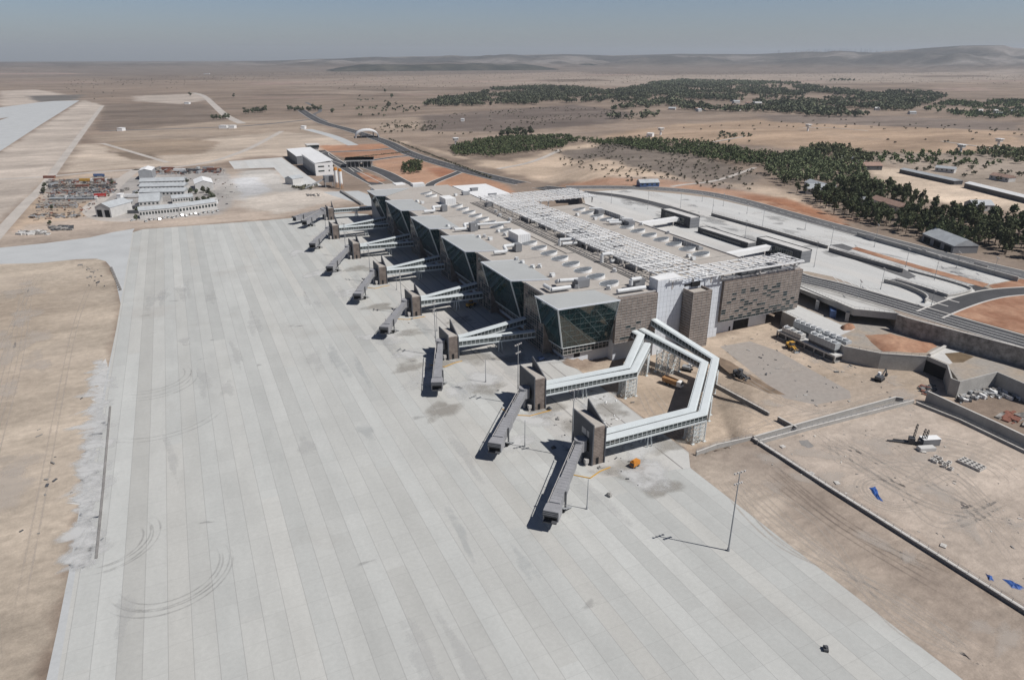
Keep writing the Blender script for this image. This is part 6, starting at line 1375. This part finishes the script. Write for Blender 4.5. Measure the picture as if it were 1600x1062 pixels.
forest('verge_shrubs', [tuple(Vector(at(545+k*1.6, 247.5-k*.16)[:2])) for k in range(60)], M['scrub'], (1.3,2.2), (1.6,2.4), 12, .6, 'line of small shrubs along the loop road', 21)
forest('shrub_strip', scatter([(455,293),(496,291),(496,296),(470,297)], 4, gt), M['scrub'], (2,3.5), (3,5), 30, .9, 'dark low shrub strip by the site shed', 22)
forest('grove', scatter([(628,262),(648,253),(660,258),(658,270),(632,273)], 4.0, gt), M['plant'], (5,8), (4,5.5), 40, .9, 'round green grove left standing on the red soil', 23)
for (px, py, s, lab) in [(333,187,1.0,'a'),(344,187,.9,'a'),(352,186,1.0,'a'),(384,178,1.15,'b'),(394,177,1.2,'b'),(402,177,1.1,'b'),(410,176,1.25,'b'),(452,173,1.1,'c'),(462,174,1.2,'c'),(470,174,.9,'c'),(482,174,1.1,'c'),(490,173,1.2,'c'),(497,173,1.0,'c'),(520,177,1.3,'d'),(297,150,1.2,'e'),(365,152,1.0,'f'),(612,153,1.5,'g'),(607,168,1.3,'h'),(602,145,1.1,'i'),(783,214,1.1,'j'),(795,213,1.3,'j'),(806,214,1.4,'j'),(818,213,1.2,'j'),(828,212,1.2,'j'),(792,210,1.1,'j')]:
    p = at(px, py); L_ = dict(a=('broad dark tree in the small clump by the concrete track','trees by the concrete track'), b=('broad dark tree in the tall clump on the country road','tall clump on the country road'), c=('broad dark tree in the long clump past the country road','long clump past the country road'), d=('single rounded dark tree where the main road begins',None), e=('lone small tree at the bend of the concrete track',None), f=('lone small tree on the brown field near a pale lane',None), g=('lone bushy tree beside the far farm lane',None), h=('lone upright tree in front of the far farm lane',None), i=('single far tree standing on the open plain',None), j=('dark tree in the thicket behind the plantation','thicket behind the plantation'))[lab]
    for d in ([(0,0)] if lab in 'defghi' else [(0,0),(7,9)]): tree('broad_tree', 'broad', p[0]+d[0], p[1]+d[1], s, gt, L_[0], L_[1])
for i, (px, py, s) in enumerate([(68,302,.55),(70,293,.5),(176,288,.45),(78,352,.4),(82,328,.45),(298,303,.6),(307,303,.55),(318,301,.6),(326,305,.6),(333,311,.6),(310,318,.6),(319,317,.7),(329,316,.7),(300,322,.5),(292,288,.5),(214,305,.4),(215,333,.45),(255,337,.5),(213,344,.45)]):
    p = at(px, py); tree('bushy_tree', 'broad', p[0], p[1], s, gt, 'small bushy tree growing in the construction camp', 'bushy trees of the construction camp')
# scrub covered mesa and far town on the hills
def mound(name, p0, p1, depth, h, m, label, seed):
    a, b_ = Vector(at(*p0)), Vector(at(*p1)); L = (b_-a).length; an = math.atan2(b_.y-a.y, b_.x-a.x); nx, ny = 60, 14; U, Vv = np.meshgrid(np.linspace(0,1,nx), np.linspace(0,1,ny)); Z = h*np.clip(np.minimum(U, 1-U)*7, 0, 1)**.7*np.clip(np.minimum(Vv, 1-Vv)*5, 0, 1)**.7*(.55+.9*fbm(U*9, Vv*3+seed, 4, seed)); X = U*L; Y = Vv*depth*(.8+.4*fbm(U*5, Vv*0, 3, seed))
    V = [(a.x+x*math.cos(an)-y*math.sin(an), a.y+x*math.sin(an)+y*math.cos(an), z-1) for x, y, z in zip(X.ravel(), Y.ravel(), Z.ravel())]
    mb = MB(); mb.add(V, [(j*nx+i, j*nx+i+1, (j+1)*nx+i+1, (j+1)*nx+i) for j in range(ny-1) for i in range(nx-1)]); return tag(mb.build(name, m, smooth=True), label, None, kind='structure')
mound('wooded_hill', (521,112.0), (885,109.5), 900, 52, M['forest'], 'long low hill dark with scrub on the plain', 2)
mound('wooded_hill', (905,107), (1010,106.5), 600, 45, M['forest'], 'smaller low dark hill beyond the plain', 5)
mound('wooded_hill', (30,103), (330,102.5), 500, 22, M['forest'], 'thin dark rise at the horizon', 7)
g = random.Random(31)
far = MB()
for i in range(170):
    px = g.gauss(1310, 34); py = g.uniform(95, 99); p = at(px, py); k = g.uniform(.9, 1.25); x, y = p[0]*k, p[1]*k; r_ = math.hypot(x, y); far.obox((x, y), g.uniform(0,3), g.uniform(18,40), g.uniform(14,26), -5, g.uniform(14, 26)+max(0, (r_-7800)*.018), g.randrange(2))
tag(far.build('far_town', [M['plaster'], M['tin']]), 'tiny pale houses of a town on the hazy hills', 'town', kind='stuff')

# ------------------------------------------------------------------ haze
m = bpy.data.materials.new('haze'); m.use_nodes = True; t = m.node_tree; t.nodes.clear()
v = t.nodes.new('ShaderNodeVolumePrincipled'); v.inputs['Color'].default_value = (.8,.87,.95,1); v.inputs['Density'].default_value = 5.2e-5; v.inputs['Anisotropy'].default_value = .1
o = t.nodes.new('ShaderNodeOutputMaterial'); t.links.new(v.outputs[0], o.inputs['Volume'])
b = MB(); b.box(-28000, 28000, -28000, 28000, -6, 480)
hz = b.build('haze', m); tag(hz, 'thin summer haze over the plain', 'haze', kind='stuff')
